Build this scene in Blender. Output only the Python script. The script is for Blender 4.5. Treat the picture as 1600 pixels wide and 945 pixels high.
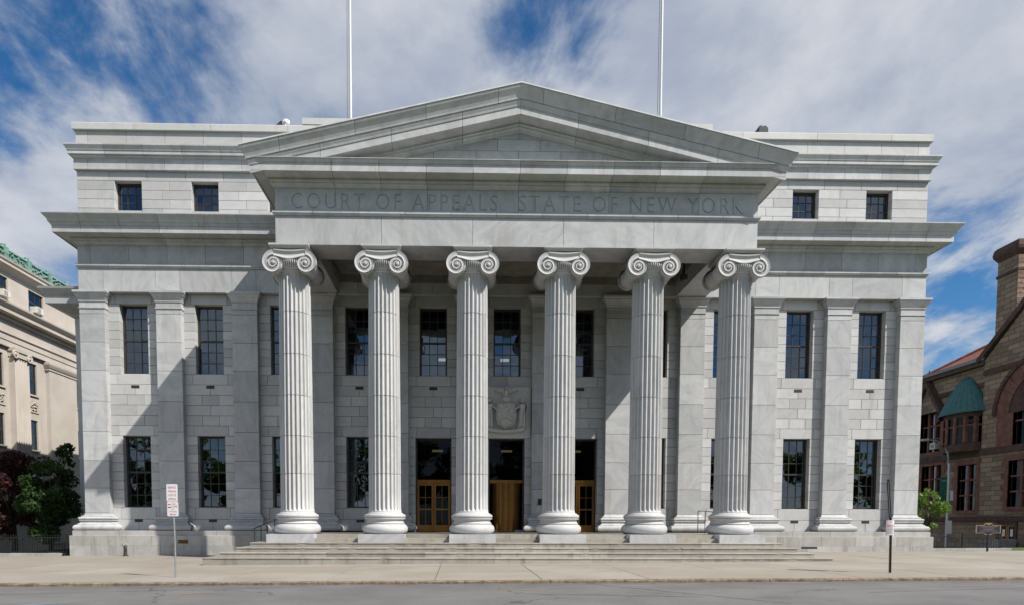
import bpy, math, random
import numpy as np
from mathutils import Vector, Matrix
random.seed(7)
rng = np.random.default_rng(11)
for o_ in list(bpy.data.objects):
    bpy.data.objects.remove(o_, do_unlink=True)
scene = bpy.context.scene
COL = scene.collection
PI = math.pi

# ------------------------------------------------------------------ camera
cam_d = bpy.data.cameras.new('camera')
cam = bpy.data.objects.new('camera', cam_d)
COL.objects.link(cam)
YAW, PITCH, ROLL = 0.0209, -0.0538, 0.0021
fw0 = Vector((math.sin(YAW), math.cos(YAW), 0)); rt0 = Vector((math.cos(YAW), -math.sin(YAW), 0)); up0 = Vector((0, 0, 1))
fw1 = fw0 * math.cos(PITCH) + up0 * math.sin(PITCH)
up1 = up0 * math.cos(PITCH) - fw0 * math.sin(PITCH)
rt2 = rt0 * math.cos(ROLL) + up1 * math.sin(ROLL)
up2 = up1 * math.cos(ROLL) - rt0 * math.sin(ROLL)
cm = Matrix((rt2, up2, -fw1)).transposed().to_4x4()
cm.translation = Vector((-2.3318, -32.1327, 1.6283))
cam.matrix_world = cm
cam_d.sensor_width = 36.0
cam_d.lens = 36.0 * 1007.2547 / 1600
cam_d.shift_x = (800 - 739.7325) / 1600
cam_d.shift_y = (871.141 - 472.5) / 1600
cam_d.clip_start = 0.1
cam_d.clip_end = 6000
scene.camera = cam

# ------------------------------------------------------------------ light
SUN = Vector((0.80, -0.52, 1.0)).normalized()
world = bpy.data.worlds.new('World')
scene.world = world
world.use_nodes = True
wt = world.node_tree
wt.nodes.clear()
def wn(t, **kw):
    n = wt.nodes.new(t)
    for k, v in kw.items():
        setattr(n, k, v)
    return n
def wmath(op, a, b=None, c=None, clamp=False):
    n = wn('ShaderNodeMath', operation=op); n.use_clamp = clamp
    for i, v in enumerate((a, b, c)):
        if v is None: continue
        if isinstance(v, (int, float)): n.inputs[i].default_value = v
        else: wt.links.new(v, n.inputs[i])
    return n.outputs[0]
sky = wn('ShaderNodeTexSky', sky_type='NISHITA')
sky.sun_disc = False
sky.sun_elevation = math.asin(SUN.z)
sky.sun_rotation = math.atan2(SUN.x, SUN.y)
sky.altitude = 60; sky.air_density = 1.0; sky.dust_density = 0.1; sky.ozone_density = 4.0
tc = wn('ShaderNodeTexCoord')
sep = wn('ShaderNodeSeparateXYZ'); wt.links.new(tc.outputs['Generated'], sep.inputs[0])
dz = wmath('MAXIMUM', wmath('ADD', sep.outputs[2], 0.22), 0.12)
px = wmath('DIVIDE', sep.outputs[0], dz); py = wmath('DIVIDE', sep.outputs[1], dz)
cmb = wn('ShaderNodeCombineXYZ'); wt.links.new(px, cmb.inputs[0]); wt.links.new(py, cmb.inputs[1])
def wnoise(scale, detail, rough, dist=0.0, mscale=(1, 1, 1), rot=0.0, loc=(0, 0, 0)):
    mp = wn('ShaderNodeMapping'); wt.links.new(cmb.outputs[0], mp.inputs[0])
    mp.inputs['Scale'].default_value = mscale; mp.inputs['Rotation'].default_value = (0, 0, rot); mp.inputs['Location'].default_value = loc
    n = wn('ShaderNodeTexNoise'); wt.links.new(mp.outputs[0], n.inputs['Vector'])
    n.inputs['Scale'].default_value = scale; n.inputs['Detail'].default_value = detail
    n.inputs['Roughness'].default_value = rough; n.inputs['Distortion'].default_value = dist
    return n.outputs[0]
big = wnoise(0.8, 3, 0.5, 0.2, loc=(3.1, 0.7, 0))
wisp = wnoise(2.4, 10, 0.62, 0.5, mscale=(1.25, 0.85, 1), rot=0.75, loc=(1.0, 2.0, 0))
puff = wnoise(2.6, 9, 0.56, 0.15, loc=(5.0, 1.0, 0))
nrm = wn('ShaderNodeVectorMath', operation='NORMALIZE'); wt.links.new(tc.outputs['Generated'], nrm.inputs[0])
def lump(d, sig, amp):
    n = wn('ShaderNodeVectorMath', operation='DISTANCE'); wt.links.new(nrm.outputs[0], n.inputs[0]); n.inputs[1].default_value = d
    return wmath('MULTIPLY', wmath('EXPONENT', wmath('MULTIPLY', wmath('POWER', n.outputs[1], 2.0), -1.0 / sig ** 2)), amp)
fine_ = wnoise(6.5, 8, 0.6, 0.7, mscale=(1.5, 0.7, 1), rot=0.85, loc=(2.0, 7.0, 0))
cover = wmath('ADD', wmath('MULTIPLY', big, 0.45), wmath('ADD', wmath('MULTIPLY', wisp, 1.0), wmath('ADD', wmath('MULTIPLY', puff, 0.75), wmath('MULTIPLY', fine_, 0.42))))
cover = wmath('ADD', wmath('ADD', wmath('ADD', wmath('ADD', wmath('ADD', wmath('ADD', wmath('ADD', wmath('ADD', wmath('ADD', wmath('ADD', wmath('ADD', wmath('ADD', wmath('ADD', wmath('ADD', wmath('ADD', cover, lump((-0.474, 0.74, 0.478), 0.09, -0.17)), lump((-0.374, 0.749, 0.547), 0.07, -0.14)), lump((-0.28, 0.761, 0.585), 0.06, -0.06)), lump((-0.5, 0.757, 0.43), 0.08, -0.16)), lump((-0.42, 0.79, 0.45), 0.08, 0.08)), lump((0.093, 0.811, 0.578), 0.06, -0.15)), lump((0.112, 0.784, 0.61), 0.07, -0.12)), lump((0.6, 0.75, 0.28), 0.1, -0.16)), lump((0.56, 0.759, 0.334), 0.08, -0.18)), lump((-0.494, 0.786, 0.371), 0.08, 0.30)), lump((-0.19, 0.806, 0.555), 0.12, 0.16)), lump((-0.031, 0.832, 0.553), 0.1, 0.14)), lump((0.25, 0.8, 0.54), 0.15, 0.26)), lump((0.42, 0.74, 0.52), 0.16, 0.24)), lump((0.578, 0.704, 0.411), 0.12, 0.3))
ramp = wn('ShaderNodeMapRange', interpolation_type='SMOOTHSTEP')
wt.links.new(cover, ramp.inputs[0])
ramp.inputs[1].default_value = 1.06; ramp.inputs[2].default_value = 1.42
thick = wn('ShaderNodeMapRange', interpolation_type='SMOOTHSTEP')
wt.links.new(wmath('ADD', wmath('MULTIPLY', puff, 0.75), wmath('MULTIPLY', wisp, 0.45)), thick.inputs[0])
thick.inputs[1].default_value = 0.44; thick.inputs[2].default_value = 0.76
ccol = wn('ShaderNodeMix', data_type='RGBA')
wt.links.new(thick.outputs[0], ccol.inputs[0])
ccol.inputs[6].default_value = (5.0, 5.7, 7.1, 1)
ccol.inputs[7].default_value = (9.0, 9.2, 9.7, 1)
mix = wn('ShaderNodeMix', data_type='RGBA')
wt.links.new(wmath('MULTIPLY', ramp.outputs[0], 0.94), mix.inputs[0])
hs = wn('ShaderNodeHueSaturation'); hs.inputs['Saturation'].default_value = 1.28; hs.inputs['Value'].default_value = 1.38; wt.links.new(sky.outputs[0], hs.inputs['Color'])
wt.links.new(hs.outputs[0], mix.inputs[6]); wt.links.new(ccol.outputs[2], mix.inputs[7])
bg = wn('ShaderNodeBackground'); wt.links.new(mix.outputs[2], bg.inputs[0]); bg.inputs[1].default_value = 0.067
wo = wn('ShaderNodeOutputWorld'); wt.links.new(bg.outputs[0], wo.inputs[0])

sun_d = bpy.data.lights.new('sun', 'SUN'); sun_d.energy = 5.0; sun_d.angle = math.radians(0.53); sun_d.color = (1.0, 0.95, 0.875)
sun = bpy.data.objects.new('sun', sun_d); COL.objects.link(sun)
sun.rotation_euler = (-SUN).to_track_quat('-Z', 'Y').to_euler()
sun.location = (30, -30, 40)
vs = scene.view_settings
vs.view_transform = 'Standard'; vs.look = 'None'; vs.exposure = 0.20; vs.gamma = 1.0; vs.use_curve_mapping = False
scene.render.engine = 'CYCLES'
cy = scene.cycles
cy.max_bounces = 6; cy.diffuse_bounces = 1; cy.glossy_bounces = 3; cy.transparent_max_bounces = 8; cy.transmission_bounces = 2; cy.caustics_reflective = False; cy.caustics_refractive = False
scene.render.resolution_x = 1024; scene.render.resolution_y = 604

# ------------------------------------------------------------------ materials
class NT:
    def __init__(s, name):
        s.m = bpy.data.materials.new(name); s.m.use_nodes = True
        s.t = s.m.node_tree; s.p = s.t.nodes['Principled BSDF']; s.out = s.t.nodes['Material Output']
    def n(s, t, **kw):
        x = s.t.nodes.new(t)
        for k, v in kw.items(): setattr(x, k, v)
        return x
    def l(s, a, b): s.t.links.new(a, b)
    def setv(s, inp, v):
        if isinstance(v, (int, float)): inp.default_value = v
        elif isinstance(v, tuple): inp.default_value = v if len(v) != 3 or inp.type != 'RGBA' else (*v, 1)
        else: s.l(v, inp)
    def math(s, op, a, b=None, c=None, clamp=False):
        x = s.n('ShaderNodeMath', operation=op); x.use_clamp = clamp
        for i, v in enumerate((a, b, c)):
            if v is not None: s.setv(x.inputs[i], v)
        return x.outputs[0]
    def noise(s, vec, scale, detail=4, rough=0.5, dist=0.0):
        x = s.n('ShaderNodeTexNoise'); s.l(vec, x.inputs['Vector'])
        x.inputs['Scale'].default_value = scale; x.inputs['Detail'].default_value = detail
        x.inputs['Roughness'].default_value = rough; x.inputs['Distortion'].default_value = dist
        return x.outputs[0]
    def mapping(s, vec, scale=(1, 1, 1), rot=(0, 0, 0), loc=(0, 0, 0)):
        x = s.n('ShaderNodeMapping'); s.l(vec, x.inputs[0])
        x.inputs['Scale'].default_value = scale; x.inputs['Rotation'].default_value = rot; x.inputs['Location'].default_value = loc
        return x.outputs[0]
    def mr(s, v, a, b, c=0.0, d=1.0, smooth=True):
        x = s.n('ShaderNodeMapRange'); x.interpolation_type = 'SMOOTHSTEP' if smooth else 'LINEAR'
        s.l(v, x.inputs[0])
        for i, q in enumerate((a, b, c, d)): x.inputs[i + 1].default_value = q
        return x.outputs[0]
    def mix(s, f, a, b, blend='MIX'):
        x = s.n('ShaderNodeMix', data_type='RGBA', blend_type=blend)
        s.setv(x.inputs[0], f); s.setv(x.inputs[6], a); s.setv(x.inputs[7], b)
        return x.outputs[2]
    def pos(s):
        return s.n('ShaderNodeNewGeometry').outputs['Position']
    def rand(s):
        a = s.n('ShaderNodeObjectInfo').outputs['Random']; b = s.n('ShaderNodeNewGeometry').outputs['Random Per Island']
        return s.math('FRACT', s.math('ADD', a, b))
    def bump(s, h, strength=0.3, dist=0.02):
        x = s.n('ShaderNodeBump'); x.inputs['Strength'].default_value = strength; x.inputs['Distance'].default_value = dist
        s.l(h, x.inputs['Height']); s.l(x.outputs[0], s.p.inputs['Normal'])
    def base(s, c): s.setv(s.p.inputs['Base Color'], c)
    def rough(s, v): s.setv(s.p.inputs['Roughness'], v)

def plain(name, col, rough=0.6, metal=0.0, spec=0.5, var=0.0, vscale=6.0):
    a = NT(name); a.rough(rough); a.p.inputs['Metallic'].default_value = metal
    a.p.inputs['Specular IOR Level'].default_value = spec
    if var:
        f = a.noise(a.pos(), vscale, 5, 0.6)
        a.base(a.mix(a.mr(f, 0.3, 0.7), tuple(c * (1 - var) for c in col), tuple(min(1, c * (1 + var)) for c in col)))
    else: a.base(col)
    return a.m

def marble(name, light=(0.57, 0.568, 0.563), dark=(0.33, 0.345, 0.36), dirt=0.42, tone=0.19, vein=0.5, dirtcol=(0.30, 0.275, 0.235)):
    a = NT(name)
    P = a.pos(); R = a.rand()
    off = a.n('ShaderNodeVectorMath', operation='SCALE'); off.inputs[0].default_value = (31.0, 17.0, 23.0); a.l(R, off.inputs['Scale'])
    ad = a.n('ShaderNodeVectorMath', operation='ADD'); a.l(P, ad.inputs[0]); a.l(off.outputs[0], ad.inputs[1])
    V = ad.outputs[0]
    vr = a.n('ShaderNodeVectorRotate', rotation_type='AXIS_ANGLE'); a.l(V, vr.inputs['Vector']); vr.inputs['Axis'].default_value = (0.25, 0.93, 0.2)
    a.l(a.math('MULTIPLY', a.math('FRACT', a.math('MULTIPLY', R, 3.71)), 3.0), vr.inputs['Angle'])
    Vr = vr.outputs[0]
    Vm = a.mapping(Vr, (0.75, 0.9, 2.0))
    cloud = a.mr(a.noise(Vm, 1.1, 6, 0.6, 0.8), 0.34, 0.74)
    vn = a.noise(a.mapping(Vr, (0.5, 0.7, 2.0)), 1.6, 8, 0.62, 1.3)
    vl = a.math('SUBTRACT', 1.0, a.mr(a.math('ABSOLUTE', a.math('SUBTRACT', vn, 0.5)), 0.0, 0.045))
    col = a.mix(a.math('MULTIPLY', cloud, vein * 0.6), light, dark)
    col = a.mix(a.math('MULTIPLY', vl, vein * 0.22), col, dark)
    # each stone was cut from another bed
    tn = a.math('ADD', 1.0 - tone, a.math('MULTIPLY', a.math('FRACT', a.math('MULTIPLY', R, 7.13)), tone * 1.5))
    hsv = a.n('ShaderNodeHueSaturation'); a.l(col, hsv.inputs['Color']); a.l(tn, hsv.inputs['Value'])
    col = hsv.outputs[0]
    # rain streaks and grime
    st = a.noise(a.mapping(P, (2.6, 2.6, 0.22)), 1.0, 6, 0.65, 0.2)
    gr = a.noise(P, 0.9, 5, 0.6)
    d = a.math('MULTIPLY', a.mr(st, 0.46 if dirt > 0.5 else 0.50, 0.72 if dirt > 0.5 else 0.80), a.mr(gr, 0.35, 0.65))
    col = a.mix(a.math('MULTIPLY', d, dirt), col, dirtcol)
    a.base(col)
    fine = a.noise(P, 38, 4, 0.6)
    a.rough(a.mr(fine, 0.2, 0.8, 0.5, 0.68))
    a.p.inputs['Specular IOR Level'].default_value = 0.35
    a.bump(a.math('ADD', a.math('MULTIPLY', fine, 0.5), a.noise(P, 5, 4, 0.55)), 0.10, 0.02)
    return a.m

M = {}
M['marble'] = marble('marble_wall')
M['trim'] = marble('marble_trim', (0.56, 0.565, 0.57), (0.29, 0.315, 0.335), 0.52, 0.15, 0.75)
M['column'] = marble('marble_column', (0.585, 0.583, 0.58), (0.36, 0.375, 0.39), 0.46, 0.13, 0.6)
M['plinth'] = marble('marble_plinth', (0.50, 0.49, 0.465), (0.28, 0.28, 0.275), 0.65, 0.14, 0.75, (0.16, 0.145, 0.125))
M['step'] = marble('granite_step', (0.40, 0.375, 0.33), (0.20, 0.19, 0.165), 0.85, 0.24, 0.6, (0.19, 0.16, 0.12))
M['carving'] = marble('carved_marble', (0.74, 0.725, 0.68), (0.60, 0.59, 0.56), 0.2, 0.0, 0.3)
M['ceil'] = plain('shade_darkened_ceiling_stone', (0.22, 0.205, 0.18), 0.85, var=0.2, vscale=1.5)  # base colour darkened to put the porch's shade into the ceiling
M['copingm'] = marble('coping_stone', (0.60, 0.60, 0.585), (0.40, 0.41, 0.415), 0.4, 0.08, 0.4)
M['lead'] = plain('lead_flashing', (0.62, 0.63, 0.64), 0.5, 0.0, 0.4, 0.12, 2.0)
M['core'] = plain('mortar', (0.20, 0.195, 0.185), 0.9, var=0.2)
M['joint'] = plain('dark_joint', (0.09, 0.088, 0.085), 0.9)
M['frame'] = plain('dark_bronze_frame', (0.045, 0.038, 0.031), 0.42, 0.0, 0.5, 0.25, 9)
M['bronze'] = plain('door_bronze', (0.26, 0.13, 0.042), 0.29, 0.9, 0.5, 0.12, 1.5)
M['bronzedk'] = plain('dark_door_bronze', (0.15, 0.085, 0.035), 0.4, 0.8, 0.5, 0.3, 5)
M['vent'] = plain('vent_metal', (0.03, 0.03, 0.03), 0.6)
M['black'] = plain('black_paint', (0.016, 0.016, 0.018), 0.5, var=0.2)
M['galv'] = plain('galvanised_steel', (0.42, 0.44, 0.46), 0.42, 0.7, 0.5, 0.15, 12)
M['post'] = plain('weathered_post', (0.075, 0.068, 0.06), 0.6, 0.3, 0.4, 0.3, 14)
M['pole'] = plain('white_flagpole', (0.66, 0.66, 0.67), 0.35, 0.0, 0.6)
M['signw'] = plain('sign_white', (0.78, 0.76, 0.77), 0.42, var=0.05)
M['signr'] = plain('sign_red', (0.46, 0.03, 0.045), 0.45)
M['signg'] = plain('sign_grey_print', (0.30, 0.24, 0.25), 0.5)
M['navy'] = plain('marker_navy', (0.012, 0.016, 0.055), 0.45)
M['gold'] = plain('shade_dimmed_gold', (0.30, 0.20, 0.055), 0.55)  # gold darkened so its colour carries the shade on the marker
M['banner'] = plain('banner_green', (0.01, 0.12, 0.085), 0.8, var=0.15)
M['bannerl'] = plain('banner_print', (0.35, 0.62, 0.50), 0.8)
M['acw'] = plain('ac_casing', (0.66, 0.65, 0.61), 0.55, var=0.08)
M['acg'] = plain('ac_grille', (0.28, 0.28, 0.27), 0.6)
M['wood'] = plain('orange_wood', (0.34, 0.115, 0.03), 0.45, var=0.3, vscale=4)
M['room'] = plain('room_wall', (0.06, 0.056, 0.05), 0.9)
M['curtain'] = plain('curtain_cloth', (0.17, 0.11, 0.13), 0.9, var=0.3, vscale=5)
M['bark'] = plain('bark', (0.07, 0.052, 0.038), 0.9, var=0.35, vscale=12)
M['concpl'] = plain('planter_concrete', (0.34, 0.34, 0.33), 0.85, var=0.2)

def glass(name, tint=(0.55, 0.6, 0.6), f0=0.10, fm=0.9):
    a = NT(name); t = a.t; t.nodes.remove(a.p)
    tr = a.n('ShaderNodeBsdfTransparent'); tr.inputs[0].default_value = (*tint, 1)
    gl = a.n('ShaderNodeBsdfGlossy'); gl.inputs['Roughness'].default_value = 0.015; gl.inputs['Color'].default_value = (0.72, 0.86, 1, 1)
    bp = a.n('ShaderNodeBump'); bp.inputs['Strength'].default_value = 0.05; bp.inputs['Distance'].default_value = 0.05
    a.l(a.noise(a.pos(), 1.7, 2, 0.5), bp.inputs['Height']); a.l(bp.outputs[0], gl.inputs['Normal'])
    lw = a.n('ShaderNodeLayerWeight'); lw.inputs[0].default_value = 0.2
    f = a.math('ADD', f0, a.math('MULTIPLY', lw.outputs['Fresnel'], fm), clamp=True)
    mx = a.n('ShaderNodeMixShader'); a.l(f, mx.inputs[0]); a.l(tr.outputs[0], mx.inputs[1]); a.l(gl.outputs[0], mx.inputs[2])
    a.l(mx.outputs[0], a.out.inputs[0])
    return a.m
M['glass'] = glass('window_glass', (0.15, 0.17, 0.19), 0.13)
M['glasshall'] = glass('hall_glass', (0.25, 0.25, 0.25), 0.02, 0.3)
M['glassdk'] = glass('dark_glass', (0.16, 0.17, 0.17), 0.01, 0.45)

def emit(name, col, s):
    a = NT(name); a.p.inputs['Emission Color'].default_value = (*col, 1); a.p.inputs['Emission Strength'].default_value = s
    a.base(col); return a.m
M['tube'] = emit('lit_ceiling_lamp', (1.0, 0.95, 0.82), 1.6)

def ground_mats():
    a = NT('asphalt'); P = a.pos()
    n1 = a.noise(P, 0.5, 6, 0.6); n2 = a.noise(P, 55, 3, 0.7); n3 = a.noise(a.mapping(P, (0.12, 1.3, 1)), 1.0, 5, 0.6, 0.4)
    c = a.mix(a.mr(n1, 0.3, 0.7), (0.115, 0.113, 0.112), (0.165, 0.162, 0.158))
    c = a.mix(a.math('MULTIPLY', a.mr(n3, 0.5, 0.75), 0.4), c, (0.21, 0.205, 0.20))
    c = a.mix(a.math('MULTIPLY', a.mr(n2, 0.45, 0.7), 0.45), c, (0.25, 0.245, 0.24))
    vo = a.n('ShaderNodeTexVoronoi', feature='DISTANCE_TO_EDGE'); vo.inputs['Scale'].default_value = 0.23
    wv = a.n('ShaderNodeVectorMath', operation='ADD'); a.l(P, wv.inputs[0])
    nn = a.n('ShaderNodeTexNoise'); a.l(P, nn.inputs['Vector']); nn.inputs['Scale'].default_value = 1.3; nn.inputs['Detail'].default_value = 5
    sc = a.n('ShaderNodeVectorMath', operation='SCALE'); a.l(nn.outputs['Color'], sc.inputs[0]); sc.inputs['Scale'].default_value = 1.1
    a.l(sc.outputs[0], wv.inputs[1]); a.l(wv.outputs[0], vo.inputs['Vector'])
    crack = a.math('MULTIPLY', a.math('SUBTRACT', 1.0, a.mr(vo.outputs['Distance'], 0.0, 0.012)), a.mr(a.noise(P, 0.33, 2), 0.45, 0.6))
    c = a.mix(a.math('MULTIPLY', crack, 0.75), c, (0.045, 0.044, 0.043))
    sy_ = a.n('ShaderNodeSeparateXYZ'); a.l(P, sy_.inputs[0])
    gut = a.math('MULTIPLY', a.mr(sy_.outputs[1], -15.1, -14.25), a.mr(a.noise(a.mapping(P, (0.7, 2.5, 1)), 1.6, 6, 0.65), 0.35, 0.65))
    c = a.mix(a.math('MULTIPLY', gut, 0.65), c, (0.085, 0.072, 0.058))
    oil = a.mr(a.noise(a.mapping(P, (0.45, 1.4, 1)), 0.9, 4, 0.5, 0.3), 0.60, 0.72); c = a.mix(a.math('MULTIPLY', oil, 0.4), c, (0.075, 0.073, 0.072))
    a.base(c); a.rough(0.85); a.bump(n2, 0.35, 0.01); M['asphalt'] = a.m
    a = NT('concrete_paving'); P = a.pos(); R = a.rand()
    n1 = a.noise(P, 0.35, 6, 0.62, 0.3); n2 = a.noise(P, 24, 5, 0.65); n3 = a.noise(a.mapping(P, (0.25, 0.9, 1)), 1.0, 6, 0.6)
    c = a.mix(a.mr(n1, 0.3, 0.7), (0.275, 0.245, 0.203), (0.35, 0.325, 0.28))
    c = a.mix(a.math('MULTIPLY', a.math('FRACT', a.math('MULTIPLY', R, 5.7)), 0.75), c, (0.275, 0.245, 0.20))
    c = a.mix(a.math('MULTIPLY', a.mr(n3, 0.55, 0.8), 0.5), c, (0.22, 0.195, 0.155))
    c = a.mix(a.math('MULTIPLY', a.mr(n2, 0.5, 0.75), 0.3), c, (0.24, 0.22, 0.19))
    sp_ = a.mr(a.noise(P, 3.1, 3, 0.5), 0.66, 0.74); c = a.mix(a.math('MULTIPLY', sp_, 0.35), c, (0.15, 0.135, 0.115))
    a.base(c); a.rough(0.9); a.bump(n2, 0.2, 0.01); M['paving'] = a.m
    a = NT('kerb_granite'); P = a.pos()
    n1 = a.noise(P, 5, 6, 0.7); n2 = a.noise(a.mapping(P, (1, 1, 5)), 2.2, 5, 0.6)
    c = a.mix(a.mr(n1, 0.35, 0.7), (0.26, 0.205, 0.145), (0.11, 0.08, 0.052))
    c = a.mix(a.mr(n2, 0.55, 0.75), c, (0.34, 0.30, 0.245))
    a.base(c); a.rough(0.9); a.bump(n1, 0.8, 0.03); M['kerb'] = a.m
    a = NT('ground_grass'); P = a.pos()
    n1 = a.noise(P, 0.5, 5, 0.6); n2 = a.noise(P, 14, 4, 0.7)
    c = a.mix(a.mr(n1, 0.3, 0.7), (0.05, 0.085, 0.022), (0.085, 0.12, 0.035))
    c = a.mix(a.math('MULTIPLY', a.mr(n2, 0.4, 0.7), 0.6), c, (0.035, 0.045, 0.018))
    a.base(c); a.rough(0.95); M['ground'] = a.m
ground_mats()

def limestone():
    a = NT('warm_limestone'); P = a.pos()
    n1 = a.noise(P, 0.5, 6, 0.6, 0.3); st = a.noise(a.mapping(P, (2, 2, 0.25)), 1.0, 6, 0.6)
    c = a.mix(a.mr(n1, 0.3, 0.7), (0.47, 0.425, 0.375), (0.545, 0.50, 0.45))
    c = a.mix(a.math('MULTIPLY', a.mr(st, 0.55, 0.8), 0.45), c, (0.30, 0.24, 0.18))
    a.base(c); a.rough(0.85); a.bump(a.noise(P, 9, 5, 0.6), 0.15, 0.02); return a.m
M['lime'] = limestone()
def copper(name, a_, b_, c_):
    a = NT(name); P = a.pos()
    n1 = a.noise(a.mapping(P, (1.2, 1.2, 3.0)), 2.0, 6, 0.65, 0.6); st = a.noise(a.mapping(P, (6, 6, 0.5)), 1.0, 5, 0.6)
    c = a.mix(a.mr(n1, 0.35, 0.65), a_, b_)
    c = a.mix(a.math('MULTIPLY', a.mr(st, 0.5, 0.75), 0.6), c, c_)
    a.base(c); a.rough(0.7); return a.m
M['copper'] = copper('verdigris_copper', (0.10, 0.215, 0.18), (0.22, 0.37, 0.31), (0.03, 0.07, 0.06))
M['teal'] = copper('teal_copper_roof', (0.026, 0.105, 0.115), (0.045, 0.15, 0.155), (0.02, 0.07, 0.075))
def rockwall():
    a = NT('rockfaced_granite'); P = a.pos()
    s = a.n('ShaderNodeSeparateXYZ'); a.l(P, s.inputs[0])
    u = a.math('ADD', a.math('ADD', s.outputs[0], s.outputs[1]), a.math('MULTIPLY', a.noise(P, 1.3, 3), 0.55))
    vz = a.math('ADD', s.outputs[2], a.math('MULTIPLY', a.noise(P, 2.2, 4, 0.6), 0.12))
    cb = a.n('ShaderNodeCombineXYZ'); a.l(u, cb.inputs[0]); a.l(vz, cb.inputs[1])
    br = a.n('ShaderNodeTexBrick'); a.l(cb.outputs[0], br.inputs['Vector'])
    br.inputs['Scale'].default_value = 1.0; br.inputs['Brick Width'].default_value = 1.15; br.inputs['Row Height'].default_value = 0.42
    br.inputs['Mortar Size'].default_value = 0.025; br.inputs['Mortar Smooth'].default_value = 0.3; br.offset = 0.43
    br.inputs['Color1'].default_value = (0.34, 0.25, 0.18, 1); br.inputs['Color2'].default_value = (0.19, 0.13, 0.092, 1); br.inputs['Mortar'].default_value = (0.10, 0.08, 0.07, 1)
    n = a.noise(P, 3.5, 6, 0.7)
    c = a.mix(a.math('MULTIPLY', a.mr(n, 0.4, 0.7), 0.4), br.outputs[0], (0.17, 0.14, 0.12))
    a.base(c); a.rough(0.9)
    a.bump(a.math('ADD', a.math('MULTIPLY', br.outputs['Fac'], -1.0), a.math('MULTIPLY', n, 0.8)), 0.8, 0.08)
    return a.m
M['rock'] = rockwall()
M['brown'] = plain('brownstone', (0.165, 0.075, 0.058), 0.85, var=0.3, vscale=2.0)
M['browndk'] = plain('dark_brownstone', (0.075, 0.042, 0.034), 0.85, var=0.3, vscale=2.0)
M['tile'] = plain('red_roof_tile', (0.21, 0.065, 0.05), 0.75, var=0.35, vscale=3.0)
M['slate'] = plain('grey_gutter', (0.20, 0.21, 0.215), 0.6, var=0.2)
def leaf(name, c1, c2, trans=0.35):
    a = NT(name); R = a.n('ShaderNodeNewGeometry').outputs['Random Per Island']
    c = a.mix(R, c1, c2); a.base(c); a.rough(0.55); a.p.inputs['Specular IOR Level'].default_value = 0.3
    tl = a.n('ShaderNodeBsdfTranslucent'); a.l(c, tl.inputs[0])
    mx = a.n('ShaderNodeMixShader'); mx.inputs[0].default_value = trans
    a.l(a.p.outputs[0], mx.inputs[1]); a.l(tl.outputs[0], mx.inputs[2]); a.l(mx.outputs[0], a.out.inputs[0]); return a.m
M['leaf_red'] = leaf('maroon_leaf', (0.042, 0.017, 0.017), (0.085, 0.033, 0.029))
M['leaf_dark'] = leaf('dark_green_leaf', (0.022, 0.052, 0.012), (0.045, 0.09, 0.02))
M['leaf_lime'] = leaf('young_green_leaf', (0.12, 0.20, 0.035), (0.22, 0.33, 0.07), 0.45)
M['leaf_park'] = leaf('park_leaf', (0.06, 0.13, 0.025), (0.12, 0.21, 0.04), 0.5)

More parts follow.
